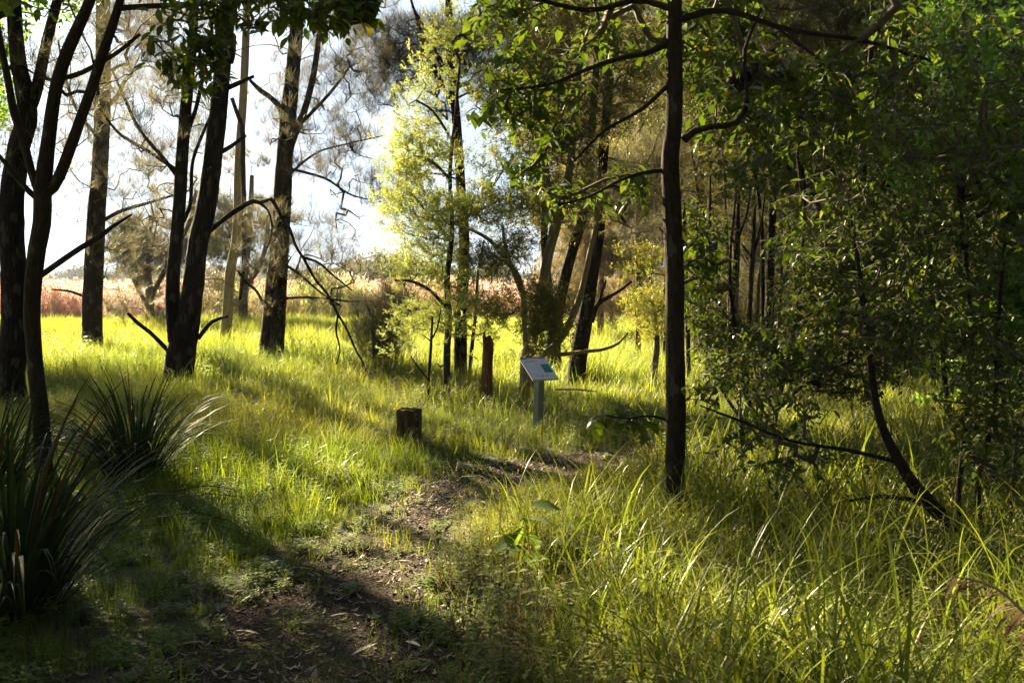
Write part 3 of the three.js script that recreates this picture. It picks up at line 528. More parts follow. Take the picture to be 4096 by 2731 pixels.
tree('weeping_shrub', 'grey green weeping shrub bowed to the grass beside the leaning dead branch', {
  d: 16.5, bark: M.smoothBark, kind: 'she', cat: 'shrub', twig: .002, arch: .4, fs: 1.1,
  stems: [{ p: [[376, 372, 5], [374, 345, 4], [372, 318, 3], [366, 303, 2]] }, { n: 'branch', p: [[375, 355, 3], [384, 330, 3], [388, 310, 2]] }],
  crown: [{ c: [373, 332, 16.5], r: [.42, .55, .4], n: 80, thin: .3 }, { c: [388, 348, 16.5], r: [.25, .3, .3], n: 26, thin: .3 }], tint: [1, 1.1, 1],
}, 73);

// ---------------------------------------------------------------- the bright tree in the middle and its neighbours
tree('she_oak', 'dark upright trunk rising through the yellow green foliage', {
  d: 15.5, bark: M.sheoakBark, kind: 'she', twig: .003, arch: .2,
  stems: [
    { p: [[463, 390, 17], [461, 372, 13], [461, 320, 12], [464, 241, 11], [461, 191, 10], [457, 128, 9], [451, 60, 8], [449, 10, 7.5], [446, -80, 5], [444, -150, 3]] },
    { n: 'branch', p: [[455, 110, 4], [444, 88, 4], [432, 60, 3.5], [418, 22, 3], [408, -10, 2]] },
    { n: 'branch', p: [[452, 78, 4], [440, 60, 4], [430, 36, 3], [412, 6, 2]] },
    { n: 'trunk', foot: 1, p: [[468, 380, 4], [472, 345, 4], [476, 310, 3.5], [478, 273, 3], [484, 240, 2]] },
  ],
  crown: [{ c: [420, 20, 15.8], r: [1.1, 1.1, .9], n: 400 }, { c: [455, -60, 15.5], r: [2.2, 1.4, 1.8], n: 170 }, { c: [410, 110, 16], r: [.8, 1.0, .7], n: 170 }, { c: [405, 195, 16], r: [.6, .7, .6], n: 110 }, { c: [395, 290, 16], r: [.35, .7, .4], n: 70 }, { c: [505, 50, 15.5], r: [.9, .9, .8], n: 200 }],
}, 81);
tree('tea_tree', 'bright yellow green tree with fine foliage in the middle of the clearing', {
  d: 13, bark: M.smoothBark, kind: 'mel', twig: .0018, arch: .05, tint: [1, 1, 1], extra: .5,
  stems: [
    { p: [[447, 382, 8], [447, 350, 7], [449, 320, 7], [447, 280, 6], [452, 230, 5], [450, 170, 4], [456, 110, 3], [460, 60, 2]] },
    { n: 'branch', p: [[448, 310, 4], [430, 290, 3.5], [412, 281, 3], [395, 280, 2]] },
    { n: 'branch', p: [[450, 240, 4], [430, 215, 3], [412, 195, 2.5], [398, 185, 2]] },
    { n: 'branch', p: [[450, 225, 4], [475, 212, 3], [500, 200, 2.5], [518, 196, 2]] },
    { n: 'branch', p: [[451, 180, 3], [430, 160, 3], [412, 155, 2]] },
    { n: 'branch', p: [[452, 140, 3], [432, 110, 2.5], [416, 100, 2]] },
  ],
  crown: [
    { c: [432, 96, 13], r: [0.45, 0.21, 0.48], n: 101, thin: 0.43 }, { c: [470, 80, 13], r: [0.35, 0.28, 0.36], n: 54, thin: 0.47 }, { c: [455, 30, 13], r: [0.31, 0.38, 0.30], n: 46, thin: 0.47 }, { c: [425, 55, 13], r: [0.38, 0.28, 0.36], n: 46, thin: 0.49 }, { c: [400, 190, 13], r: [0.25, 0.38, 0.36], n: 54, thin: 0.49 }, { c: [415, 130, 13], r: [0.38, 0.28, 0.36], n: 70, thin: 0.49 },
    { c: [430, 160, 13], r: [0.62, 0.28, 0.60], n: 179, thin: 0.43 }, { c: [426, 215, 13], r: [0.62, 0.34, 0.60], n: 226, thin: 0.40 }, { c: [488, 205, 12.8], r: [0.60, 0.23, 0.48], n: 179, thin: 0.37 }, { c: [440, 265, 13], r: [0.75, 0.40, 0.60], n: 257, thin: 0.41 }, { c: [420, 315, 13], r: [0.38, 0.25, 0.36], n: 70, thin: 0.47 }, { c: [462, 320, 12.8], r: [0.62, 0.38, 0.48], n: 132, thin: 0.49 },
    { c: [500, 30, 13.2], r: [0.75, 0.21, 0.48], n: 117, thin: 0.43 }, { c: [495, 110, 13], r: [0.50, 0.28, 0.48], n: 70, thin: 0.49 }, { c: [500, 160, 13], r: [0.44, 0.24, 0.48], n: 62, thin: 0.49 }, { c: [490, 260, 12.9], r: [0.50, 0.28, 0.48], n: 85, thin: 0.49 }, { c: [405, 330, 12.7], r: [0.18, 0.21, 0.18], n: 20, thin: 0.37 },
  ],
}, 91);
tree('paperbark_tree', 'pale flaky many stemmed tree right behind the sign', {
  d: 13.4, bark: M.paperBark, kind: 'olive', twig: .0022, arch: .1, extra: .3,
  stems: [
    { p: [[527, 404, 20], [528, 380, 17], [528, 355, 16], [533, 335, 11], [541, 300, 10], [548, 255, 10], [556, 228, 9], [566, 190, 8], [574, 130, 7], [580, 60, 6], [590, -40, 4]] },
    { n: 'trunk', p: [[527, 362, 8], [525, 330, 6], [523, 292, 6], [516, 272, 5], [505, 258, 5], [490, 240, 4], [468, 228, 3], [450, 222, 2]] },
    { n: 'branch', p: [[524, 300, 4], [512, 268, 4], [504, 240, 3.5], [503, 225, 3]] },
    { n: 'trunk', p: [[530, 350, 7], [536, 356, 7], [552, 348, 7], [566, 330, 7], [577, 305, 6.5], [583, 285, 6], [590, 252, 5.5], [596, 225, 5], [600, 170, 4]] },
    { n: 'branch', p: [[545, 262, 5], [553, 215, 5], [548, 180, 4], [540, 150, 3.5], [530, 110, 3]] },
    { n: 'branch', p: [[536, 350, 5], [560, 354, 4.5], [585, 351, 4], [603, 349, 3.5], [618, 343, 3], [628, 332, 2]], bare: 1 },
  ],
  crown: [
    { c: [515, 300, 13.2], r: [.5, .4, .5], n: 170, thin: .42 }, { c: [545, 320, 13], r: [.36, .42, .4], n: 120, thin: .42 }, { c: [500, 250, 13.3], r: [.4, .3, .4], n: 110, thin: .42 }, { c: [550, 200, 13.4], r: [.8, .6, .7], n: 200, thin: .42 }, { c: [560, 110, 13.5], r: [1, .8, .8], n: 360, thin: .4 }, { c: [590, 40, 13.5], r: [1.3, .7, .9], n: 330, thin: .4 },
    { c: [560, -60, 13.5], r: [2, 1, 1.4], n: 130, thin: .4 }],
}, 101);
tree('she_oak', 'dark trunk leaning slightly right, behind and right of the sign', {
  d: 14.8, bark: M.sheoakBark, kind: 'she', twig: .003, arch: .2, lump: .1,
  stems: [
    { p: [[574, 398, 24], [576, 380, 19], [580, 345, 17], [583, 330, 16], [588, 300, 14], [593, 265, 14], [598, 233, 13], [600, 190, 11], [606, 120, 9], [612, 40, 8], [616, -60, 5]] },
    { n: 'branch', p: [[592, 322, 4], [598, 304, 4], [610, 296, 3.5], [620, 290, 3], [632, 281, 2]], bare: 1 },
    { n: 'branch', p: [[598, 303, 3], [602, 292, 3], [606, 280, 2]], bare: 1 },
  ],
  crown: [{ c: [620, 60, 15], r: [1.4, 1.6, 1.2], n: 230, kind: 'olive' }, { c: [610, -60, 15], r: [1.8, 1.2, 1.5], n: 160 }, { c: [625, 180, 15.4], r: [.8, .8, .7], n: 130 }],
}, 111);
tree('she_oak', 'dark trunk half hidden by the many stemmed paperbark, leaning right', {
  d: 16, bark: M.sheoakBark, kind: 'olive', twig: .003, arch: .15, lump: .1,
  stems: [
    { p: [[552, 385, 17], [553, 360, 15], [554, 330, 14], [562, 290, 12], [572, 250, 11], [580, 225, 10.5], [588, 180, 9], [592, 120, 8], [598, 40, 6], [600, -40, 4]] },
    { n: 'trunk', p: [[552, 345, 9], [550, 300, 8], [544, 240, 8], [546, 180, 7], [540, 110, 6], [545, 40, 5]] },
  ],
  crown: [{ c: [545, 60, 16.5], r: [1.2, 1.3, 1.2], n: 260 }, { c: [530, 180, 16.5], r: [1, 1.1, 1], n: 190, thin: .45 }, { c: [600, 150, 16.5], r: [.9, 1.2, 1], n: 260 }],
}, 121);
tree('weathered_trunk', 'short reddish rotting trunk with a broken top, left of the sign', {
  d: 12.4, bark: M.redWood, cat: 'dead trunk', lump: .16,
  stems: [{ p: [[486, 420, 14], [486, 400, 13], [487, 370, 11.5], [488, 350, 11], [488, 338, 11], [487, 336, 7]] }, { n: 'branch', p: [[484.5, 345, 3], [484, 336, 3.4], [484.5, 331, 2]], bare: 1 }],
}, 131);
tree('dead_stub', 'thin dark broken stub beside the dark trunk in the yellow foliage', {
  d: 14.5, bark: M.sheoakBark, cat: 'dead trunk', lump: .15,
  stems: [{ p: [[446, 388, 8], [447, 360, 6.5], [448, 330, 5], [448, 322, 3]] }, { n: 'branch', p: [[445, 365, 2.5], [440, 366, 2], [437, 363, 1.4]], bare: 1 }],
}, 132);
tree('dead_sapling', 'bare thin sapling forked near its foot, between the stump and the yellow tree', {
  d: 12.3, bark: M.smoothBark, cat: 'sapling', lump: .05,
  stems: [{ p: [[427, 412, 3.6], [429, 375, 3.2], [431, 345, 3], [432.5, 316, 2]] }, { n: 'branch', p: [[428, 379, 2], [419, 368, 1.8], [411, 356, 1.2]], bare: 1 }, { n: 'branch', p: [[431, 340, 2], [437, 328, 1.8], [441, 308, 1]], bare: 1 }, { n: 'branch', p: [[431, 341, 1.6], [426, 337, 1.3], [422, 334, 1]], bare: 1 }],
}, 133);
tree('she_oak', 'slim brown trunk standing alone right of the sign, seen left of the big near trunk', {
  d: 18, bark: M.wallBark, kind: 'she', twig: .003,
  stems: [{ p: [[638, 376, 8], [638, 340, 6], [639, 300, 5.5], [637, 240, 5], [640, 160, 4], [640, 60, 3]] }, { n: 'branch', p: [[638, 318, 2.5], [630, 305, 2], [618, 296, 1.4]] }],
  crown: [{ c: [640, 180, 18], r: [.9, 1.6, .9], n: 260 }, { c: [640, 90, 18], r: [1.2, 1.2, 1], n: 260 }],
}, 134);
tree('tea_tree', 'small leafy tree with a stout short trunk, close left of the big near trunk', {
  d: 15, bark: M.wallBark, kind: 'olive', twig: .002, tint: [1.6, 1.6, 1],
  stems: [{ p: [[653, 394, 9], [654, 370, 8], [657, 345, 6], [655, 320, 4], [652, 300, 2]] }],
  crown: [{ c: [652, 310, 15], r: [.35, .45, .35], n: 150, thin: .3 }, { c: [645, 270, 15], r: [.35, .4, .35], n: 70, thin: .4 }],
}, 135);

// ---------------------------------------------------------------- thicket: crowded slender trees closing the view on the right
const thicket = [];
{
  const protos = [
    { kind: 'olive', h: 9, tint: [.55, .55, .5], crown: [[0, 3.7, 1.1, 1.4, 190], [0, 5.2, 1.6, 1.5, 340], [0, 7.6, 1.7, 1.6, 360]] },
    { kind: 'she', h: 10, tint: [.62, .72, .5], crown: [[0, 3.9, 1.2, 1.5, 200], [0, 6, 1.6, 1.8, 480], [0, 8.6, 1.5, 1.6, 420]] },
    { kind: 'olive', h: 8, tint: [.5, .52, .4], crown: [[.2, 3.4, 1.0, 1.2, 100], [0, 4.8, 1.4, 1.4, 260], [0, 6.8, 1.5, 1.4, 280]] },
  ];
  const r = rng(777), protoT = [];
  const labels = ['slender tree with olive foliage crowded in the thicket on the right', 'slender feathery tree crowded in the thicket on the right', 'slender tree with yellowish foliage crowded in the thicket on the right'];
  const spots = [];
  const cand = [[700, 17], [716, 21], [735, 15.5], [752, 19], [770, 14.6], [786, 23], [800, 16.5], [818, 20], [838, 15.5], [852, 24], [868, 18], [886, 14.5], [902, 21], [918, 16], [940, 19], [955, 14], [972, 23], [990, 16], [1010, 19], [1030, 14], [1050, 17], [1085, 20], [1120, 15], [665, 26], [690, 29], [724, 31], [760, 30], [795, 33], [835, 31], [880, 32], [925, 30], [970, 31], [1015, 30], [1060, 29], [1150, 24], [680, 22], [710, 36], [650, 34], [745, 38], [805, 40], [865, 41], [930, 40], [990, 40], [1050, 40]];
  cand.forEach(([px, d], i) => { const x = (px - 512) / F * d, z = -d; spots.push([x, z, i]); });
  const counts = [0, 0, 0];
  for (const [x, z, i] of spots) {
    const k = i % 3, P = protos[k];
    if (!protoT[k]) {
      const base = V(x, gh(x, z) - .05, z), root = thing('thicket_tree', labels[k], 'tree', base, 'slender trees crowded in the thicket on the right');
      const skel = [], nst = k === 2 ? 3 : 2;
      for (let s = 0; s < nst; s++) {
        const a = s * 2.2 + k, bx = Math.cos(a) * .14 * s, bz = Math.sin(a) * .14 * s, pts = [], rr = [], w = s ? .04 : .075;
        for (let q = 0; q <= 6; q++) { const t = q / 6; pts.push(V(base.x + bx + Math.cos(a) * .7 * s * t * t + (r() - .5) * .3 * t, base.y + P.h * (s ? .75 : 1) * t, base.z + bz + Math.sin(a) * .7 * s * t * t + (r() - .5) * .3 * t)); rr.push(w * (1 - .8 * t) * (q ? 1 : 1.35)); }
        const g = tube(pts, rr, 8, .18, .12, 900 + k * 10 + s, 1); g.translate(-base.x, -base.y, -base.z); mesh('trunk', g, k === 1 ? M.sheoakBark : M.wallBark, root);
        const c = new THREE.CatmullRomCurve3(pts); for (let q = 3; q <= 30; q++) skel.push(c.getPointAt(q / 30));
      }
      const spec = { kind: P.kind, tint: P.tint, bark: M.wallBark, twig: .0028, nb: 8, extra: .5, crown: P.crown.map(([ox, y, rx, ry, n]) => ({ w: [base.x + ox, y, base.z], r: [rx, ry, rx], n, thin: .36 })) };
      const fol = growCrown(root, base, skel, spec, 800 + k); placeFoliage(root, base, fol, spec, 850 + k);
      protoT[k] = root; thicket.push(root);
    } else {
      const o = protoT[k].clone(); o.name = numbered('thicket_tree'); o.position.set(x, gh(x, z) - .05, z); o.rotation.y = r() * 6.283; const s = .85 + .35 * r(); o.scale.set(s * (.9 + .2 * r()), s, s * (.9 + .2 * r())); scene.add(o); thicket.push(o);
    }
  }
}
// the wood goes on behind and beside the viewpoint
{
  const r = rng(4321);
  for (const [x, z] of [[-4.2, -1.2], [-5.2, -3.4], [-7.0, -5.0], [-4.5, 2], [-2.5, 4.5], [0, 5.5], [2.6, 4.2], [4.6, 2.2], [5.4, -.8], [-6.5, 0], [-5.5, 6], [-1.2, 8.5], [3.4, 8], [6.8, 5], [8, 1], [7.2, -3.2], [-8.5, 4], [9.5, -5], [0.8, 11], [-4, 11], [5, 12], [10.5, -1.5], [11, 5]]) {
    const o = thicket[Math.floor(r() * 3)].clone(); o.name = numbered('woodland_tree'); o.position.set(x, gh(x, z) - .05, z); o.rotation.y = r() * 6.283; const s = .8 + .3 * r(); o.scale.set(s * 1.15, s, s * 1.15); scene.add(o);
    tag(o, 'slender woodland tree standing behind the viewpoint', 'tree', 'woodland trees around the viewpoint');
  }
}
{
  const r = rng(246), src = scene.children.find(o => o.name === 'dead_sapling');
  for (const [px, d] of [[708, 13], [728, 14.5], [746, 12.6], [776, 13.6], [806, 15], [822, 13.2], [846, 14.2], [884, 13], [908, 15], [936, 13.4], [690, 15], [664, 17]]) {
    const o = src.clone(), x = (px - 512) / F * d; o.name = numbered('dead_sapling'); o.position.set(x, gh(x, -d), -d); o.rotation.y = r() * 6.283; const s = 1.1 + .9 * r(); o.scale.set(s, s * 1.3, s); scene.add(o);
    tag(o, 'thin bare sapling among the slender trunks of the thicket', 'sapling', 'bare saplings among the thicket trunks');
  }
}
{
  const r = rng(135), px0 = 700, x0 = (px0 - 512) / F * 24, base = V(x0, gh(x0, -24) - .03, -24), src = thing('twiggy_shrub', 'brown twiggy shrub growing low under the thicket', 'shrub', base, 'brown twiggy shrubs under the thicket'), skel = [];
  for (let s = 0; s < 5; s++) { const a = s * 1.3, pts = [0, .25, .5, .75, 1].map(t => V(base.x + Math.cos(a) * .7 * t * t + (r() - .5) * .15, base.y + 2.2 * t, base.z + Math.sin(a) * .7 * t * t)); const g = tube(pts, [.03, .024, .018, .012, .006], 6, .2, .1, s, 1); g.translate(-base.x, -base.y, -base.z); mesh('stem', g, M.wallBark, src); const c = new THREE.CatmullRomCurve3(pts); for (let q = 2; q <= 14; q++) skel.push(c.getPointAt(q / 14)); }
  const spec = { kind: 'she', bark: M.wallBark, tint: [.8, .82, .55], nb: 4, fs: 1.2, crown: [{ w: [base.x, 1.1, base.z], r: [1.1, 1, 1.1], n: 200, thin: .3 }, { w: [base.x, 2.1, base.z], r: [1, .9, 1], n: 170, thin: .3 }] };
  placeFoliage(src, base, growCrown(src, base, skel, spec, 136), spec, 137);
  for (const [px, d] of [[676, 27], [716, 19.5], [734, 26], [752, 22], [772, 18.4], [788, 27], [806, 21.5], [824, 25], [844, 19], [862, 27], [880, 22.5], [904, 18.6], [926, 25], [948, 21], [974, 18], [1000, 24], [1030, 20], [1060, 17.5], [1090, 22], [690, 33], [760, 34], [830, 33], [900, 34], [970, 33], [1040, 32]]) {
    const o = src.clone(), x = (px - 512) / F * d; o.name = numbered('twiggy_shrub'); o.position.set(x, gh(x, -d) - .03, -d); o.rotation.y = r() * 6.283; const s = .8 + .5 * r(); o.scale.set(s * 1.1, s, s * 1.1); scene.add(o);
  }
}
// weeping she-oaks far behind the sign
{
  const mk = (px, d, seed, label) => tree('she_oak', label, { d, bark: M.wallBark, kind: 'shefar', twig: .004, arch: .3, tint: [1.7, 1.45, 1.1],
    stems: [{ p: [[px, 330, 7], [px + 1, 280, 6], [px - 2, 200, 5], [px + 3, 110, 4], [px, 20, 2]] }],
    crown: [{ c: [px, 280, d], r: [1.8, 1.5, 1.3], n: 200 }, { c: [px + 8, 205, d], r: [1.9, 1.6, 1.5], n: 300 }, { c: [px - 4, 120, d], r: [2, 1.6, 1.5], n: 300 }, { c: [px, 40, d], r: [1.8, 1.6, 1.5], n: 260 }] }, seed);
  mk(600, 27, 201, 'tan weeping tree far behind the leaning dark trunk');
  mk(645, 30, 202, 'tan weeping tree far behind the slim lone trunk');
  mk(565, 38, 203, 'tan weeping tree farthest behind the many stemmed paperbark');
}

// ---------------------------------------------------------------- the big near trunk and the leafy shrubs on the right
tree('broad_leaved_tree', 'tall near trunk right of centre, its left edge sunlit, with broad glossy leaves', {
  d: 6.25, bark: M.smoothBark, kind: 'broad', twig: .0026, arch: .12, lump: .07, nb: 14,
  stems: [
    { p: [[672, 525, 25.2], [673, 500, 20.2], [675, 460, 20.2], [676, 400, 20.2], [675, 330, 19.3], [675, 280, 19.3], [672, 200, 18.5], [670, 160, 17.6], [674, 120, 16.8], [674, 60, 16.0], [674, 0, 15.1], [672, -120, 12.6], [678, -260, 7.6]] },
    { n: 'branch', p: [[684, 140, 9], [692, 132, 7], [712, 126, 6], [734, 125, 5.5], [742, 116, 5], [747, 104, 5], [746, 80, 4], [745, 48, 4], [752, 30, 3], [761, 8, 3]] },
    { n: 'branch', p: [[672, 40, 8], [650, 52, 6], [620, 58, 5], [585, 70, 4], [550, 84, 3], [500, 90, 2]] },
    { n: 'branch', p: [[668, 170, 5], [645, 172, 4], [620, 180, 3], [590, 196, 2.4], [560, 204, 1.6]] },
    { n: 'branch', p: [[675, 10, 7], [640, 0, 6], [590, 10, 5], [540, 0, 4], [480, -10, 3]] },
    { n: 'branch', p: [[677, 20, 8], [720, 10, 6], [790, 30, 5], [860, 40, 4], [930, 60, 3]] },
    { n: 'branch', p: [[674, 80, 5], [640, 110, 4], [605, 130, 3], [575, 160, 2]] },
    { n: 'branch', p: [[668, 420, 3], [650, 415, 2.5], [630, 418, 2], [605, 415, 1.5]] },
  ],
  crown: [
    { c: [512, 85, 6.4], r: [.26, .36, .35], n: 26, thin: .33 }, { c: [550, 100, 6.4], r: [.3, .34, .35], n: 24, thin: .36 }, { c: [505, 15, 6.4], r: [.25, .22, .3], n: 18, thin: .4 }, { c: [600, 30, 7.0], r: [.5, .25, .4], n: 22, thin: .38 },
    { c: [515, 165, 6.4], r: [.2, .12, .2], n: 8, thin: .3 }, { c: [572, 196, 6.7], r: [.24, .1, .3], n: 10, thin: .36 }, { c: [625, 180, 6.9], r: [.2, .2, .3], n: 10, thin: .36 },
    { c: [725, 40, 7.3], r: [.6, .45, .5], n: 100, thin: .36 }, { c: [770, 90, 6.6], r: [.6, .5, .6], n: 90, thin: .4 }, { c: [840, 60, 6.7], r: [.6, .5, .6], n: 90, thin: .4 }, { c: [700, 250, 6.4], r: [.16, .3, .2], n: 14, thin: .3 }, { c: [630, 418, 6.6], r: [.26, .08, .2], n: 9, thin: .3 },
    { c: [650, -80, 6.6], r: [1.6, .6, 1.3], n: 160, thin: .4 }, { w: [1.8, 5.0, -4.2], r: [2.6, .8, 2.6], n: 320, thin: .3 },
  ], onFoliage: nearLeaves(290, .1, 6, broadMats),
}, 141);
tree('leafy_shrub', 'large glossy leaved shrub with a stout trunk leaning left in the right foreground', {
  d: 5.6, bark: M.smoothBark, kind: 'broad', cat: 'shrub', twig: .0022, arch: .1, lump: .06, nb: 14, minY: .45,
  stems: [
    { p: [[990, 600, 22], [980, 572, 20], [965, 545, 18], [950, 524, 17], [935, 508, 16], [918, 490, 14], [900, 462, 11], [880, 420, 9], [870, 360, 7], [860, 280, 5], [850, 200, 3]] },
    { n: 'branch', p: [[968, 575, 6], [961, 540, 6], [958, 500, 6], [963, 450, 6], [968, 400, 5.5], [972, 350, 5], [968, 280, 4], [960, 200, 3]] },
    { n: 'branch', p: [[985, 580, 6], [982, 540, 6], [978, 490, 6], [986, 450, 5.5], [995, 400, 5], [998, 330, 4], [1005, 240, 3]] },
    { n: 'branch', p: [[940, 512, 5], [915, 500, 5], [880, 496, 4], [850, 500, 3]] },
    { n: 'branch', p: [[900, 462, 5], [850, 450, 4], [790, 440, 3], [740, 420, 2.5], [700, 405, 1.6]] },
    { n: 'branch', p: [[1000, 600, 5], [1008, 560, 4], [1012, 500, 4], [1018, 420, 3]] },
  ],
  crown: [
    { c: [880, 300, 5.7], r: [.7, .55, .6], n: 171, thin: 0.46 }, { c: [950, 330, 5.5], r: [.5, .6, .5], n: 120, thin: 0.46 }, { c: [920, 420, 5.4], r: [.5, .35, .5], n: 110, thin: 0.46 }, { c: [860, 480, 5.6], r: [.5, .26, .5], n: 88, thin: 0.46 }, { c: [800, 440, 5.9], r: [.5, .3, .5], n: 58, thin: 0.48 }, { c: [740, 390, 6.1], r: [.35, .3, .4], n: 33, thin: 0.48 },
    { c: [1000, 250, 5.6], r: [.5, .7, .5], n: 120, thin: 0.46 }, { c: [900, 180, 5.9], r: [.8, .5, .6], n: 151, thin: 0.48 }, { c: [1010, 420, 5.3], r: [.35, .5, .4], n: 69, thin: 0.46 }, { c: [990, 90, 5.8], r: [.6, .6, .6], n: 99, thin: 0.48 }, { c: [910, 530, 5.4], r: [.3, .14, .3], n: 20, thin: 0.46 },
  ], onFoliage: nearLeaves(290, .06, 7, broadMats),
}, 151);
tree('leafy_shrub', 'bright green leaved shrub filling the space just right of the big near trunk', {
  d: 8.2, bark: M.smoothBark, kind: 'broad', cat: 'shrub', twig: .002, arch: .12, lump: .05, nb: 14, minY: .4,
  stems: [
    { p: [[765, 475, 6], [760, 430, 5.5], [745, 390, 5], [735, 330, 4], [730, 270, 3], [735, 200, 2]] },
    { n: 'trunk', foot: 1, p: [[772, 475, 6], [775, 420, 5], [790, 350, 4.5], [800, 280, 4], [805, 200, 3]] },
    { n: 'branch', p: [[760, 440, 4], [735, 410, 3.5], [712, 370, 3], [700, 340, 2]] },
    { n: 'branch', p: [[776, 410, 4], [810, 380, 3], [850, 360, 2]] },
  ],
  crown: [
    { c: [730, 290, 8], r: [.42, .5, .45], n: 393, thin: .36 }, { c: [770, 250, 8.2], r: [.55, .6, .5], n: 525, thin: .38 }, { c: [820, 260, 8.3], r: [.6, .6, .5], n: 558, thin: .38 }, { c: [740, 200, 8.2], r: [.5, .4, .5], n: 326, thin: .4 }, { c: [760, 350, 8], r: [.6, .35, .5], n: 261, thin: .42 }, { c: [880, 230, 8.6], r: [.6, .7, .5], n: 492, thin: .4 }, { c: [850, 360, 8.4], r: [.5, .35, .5], n: 194, thin: .42 }, { c: [830, 160, 8.4], r: [.7, .5, .5], n: 393, thin: .4 },
  ], onFoliage: nearLeaves(240, .06, 8, broadMats),
}, 161);
tree('leafy_shrub', 'tall leafy shrub at the right edge behind the leaning stout trunk', {
  d: 9.2, bark: M.smoothBark, kind: 'broad', cat: 'shrub', twig: .0024, arch: .12, nb: 12, minY: .5, tint: [1, 1, .9],
  stems: [
    { p: [[1000, 460, 9], [1005, 400, 8], [1000, 320, 7], [1010, 220, 5], [1005, 120, 4], [1010, 40, 3]] },
    { n: 'trunk', foot: 1, p: [[960, 455, 6], [945, 380, 5], [940, 300, 4], [930, 200, 3]] },
    { n: 'trunk', foot: 1, p: [[1040, 465, 6], [1050, 380, 5], [1055, 260, 4], [1050, 120, 3]] },
  ],
  crown: [{ c: [1000, 170, 9.2], r: [1, .9, .8], n: 404, thin: .38 }, { c: [960, 260, 9.2], r: [.9, .8, .7], n: 297, thin: .4 }, { c: [1030, 330, 9.2], r: [.9, .8, .7], n: 264, thin: .4 }, { c: [990, 60, 9.2], r: [1.2, .7, .8], n: 297, thin: .4 }, { c: [1080, 200, 9], r: [1, 1.2, .8], n: 280, thin: .4 }],
}, 171);
tree('broad_leaved_tree', 'green leafy tree rising behind the bright green shrub right of the big trunk', {
  d: 11.6, bark: M.smoothBark, kind: 'broad', twig: .0026, arch: .12, nb: 12, minY: 1.6,
  stems: [
    { p: [[868, 428, 13], [870, 380, 11], [866, 300, 9.5], [860, 220, 8], [866, 120, 6], [872, 20, 4], [870, -80, 3]] },
    { n: 'branch', p: [[865, 280, 6], [830, 220, 5], [790, 170, 4], [750, 130, 3]] },
    { n: 'branch', p: [[862, 220, 5], [900, 160, 4], [940, 110, 3]] },
    { n: 'branch', p: [[866, 130, 5], [830, 70, 4], [780, 30, 3]] },
  ],
  crown: [{ c: [770, 150, 11.6], r: [.9, .7, .8], n: 237, thin: .38 }, { c: [850, 120, 11.6], r: [1.2, 1, 1], n: 364, thin: .38 }, { c: [930, 130, 11.6], r: [1.1, .9, 1], n: 308, thin: .38 }, { c: [790, 40, 11.6], r: [1.2, .8, 1], n: 336, thin: .38 }, { c: [890, 20, 11.6], r: [1.3, .8, 1], n: 336, thin: .38 }, { c: [970, 230, 11.4], r: [.8, .8, .8], n: 196, thin: .4 }, { c: [840, 240, 11.6], r: [.9, .5, .8], n: 153, thin: .42 }],
  onFoliage: nearLeaves(120, .085, 9, broadMats),
}, 176);

// the big leafy tree whose limbs reach over the left edge
tree('broad_leaved_tree', 'big leafy tree just beyond the left edge, its limbs shading the near grass', {
  d: 14.2, bark: M.smoothBark, kind: 'broad', twig: .003, arch: .12, lump: .07, nb: 10, reps: 2, fs: 1.3,
  stems: [
    { p: [[-130, 400, 34], [-130, 330, 28], [-125, 240, 24], [-120, 120, 20], [-118, 20, 15], [-110, -120, 10], [-110, -260, 5]] },
    { n: 'branch', p: [[-124, 230, 12], [-100, 150, 10], [-60, 90, 8, 13.4], [-30, 40, 5, 12.8], [10, 10, 3, 12.2]] },
    { n: 'branch', p: [[-122, 170, 10, 14.2], [-140, 90, 8, 15.2], [-100, 40, 6, 16], [-70, 0, 4, 16.5]] },
  ],
  crown: [{ w: [-8.9, 4.8, -13.7], r: [1.6, 1.8, 1.9], n: 420, thin: .36 }, { w: [-10.3, 4.3, -16.3], r: [1.4, 1.3, 1.6], n: 380, thin: .36 }, { w: [-7.95, 4.9, -13.32], r: [.9, 1.3, 1.0], n: 330, thin: .25 }, { w: [-10, 7, -14], r: [2.2, 1.6, 2.4], n: 300, thin: .36 }, { w: [-6.2, 6.1, -11.6], r: [1.6, 1.3, 1.6], n: 420, thin: .3 }, { w: [-5.5, 4.7, -7.6], r: [1.7, 1.2, 2], n: 420, thin: .3 }],
}, 181);
tree('broad_leaved_tree', 'broad leafy tree standing back beyond the left edge behind the rough trunk', {
  d: 23.4, bark: M.smoothBark, kind: 'olive', twig: .003, arch: .12, lump: .07, nb: 8, fs: 1.4, reps: 3, nf: 1.1, tint: [.6, .62, .6],
  stems: [{ p: [[-60, 356, 24], [-58, 300, 20], [-50, 200, 16], [-46, 100, 12], [-40, 0, 8], [-36, -60, 5]] }, { n: 'branch', p: [[-52, 210, 10], [-30, 150, 7, 22.6], [-14, 100, 5, 22], [-6, 60, 3, 21.4]] }],
  crown: [{ w: [-13.2, 6.5, -22.8], r: [1.9, 1.35, 1.9], n: 620, thin: .3 }, { w: [-15, 6.2, -25], r: [1.8, 1.3, 1.8], n: 420, thin: .34 }],
}, 182);

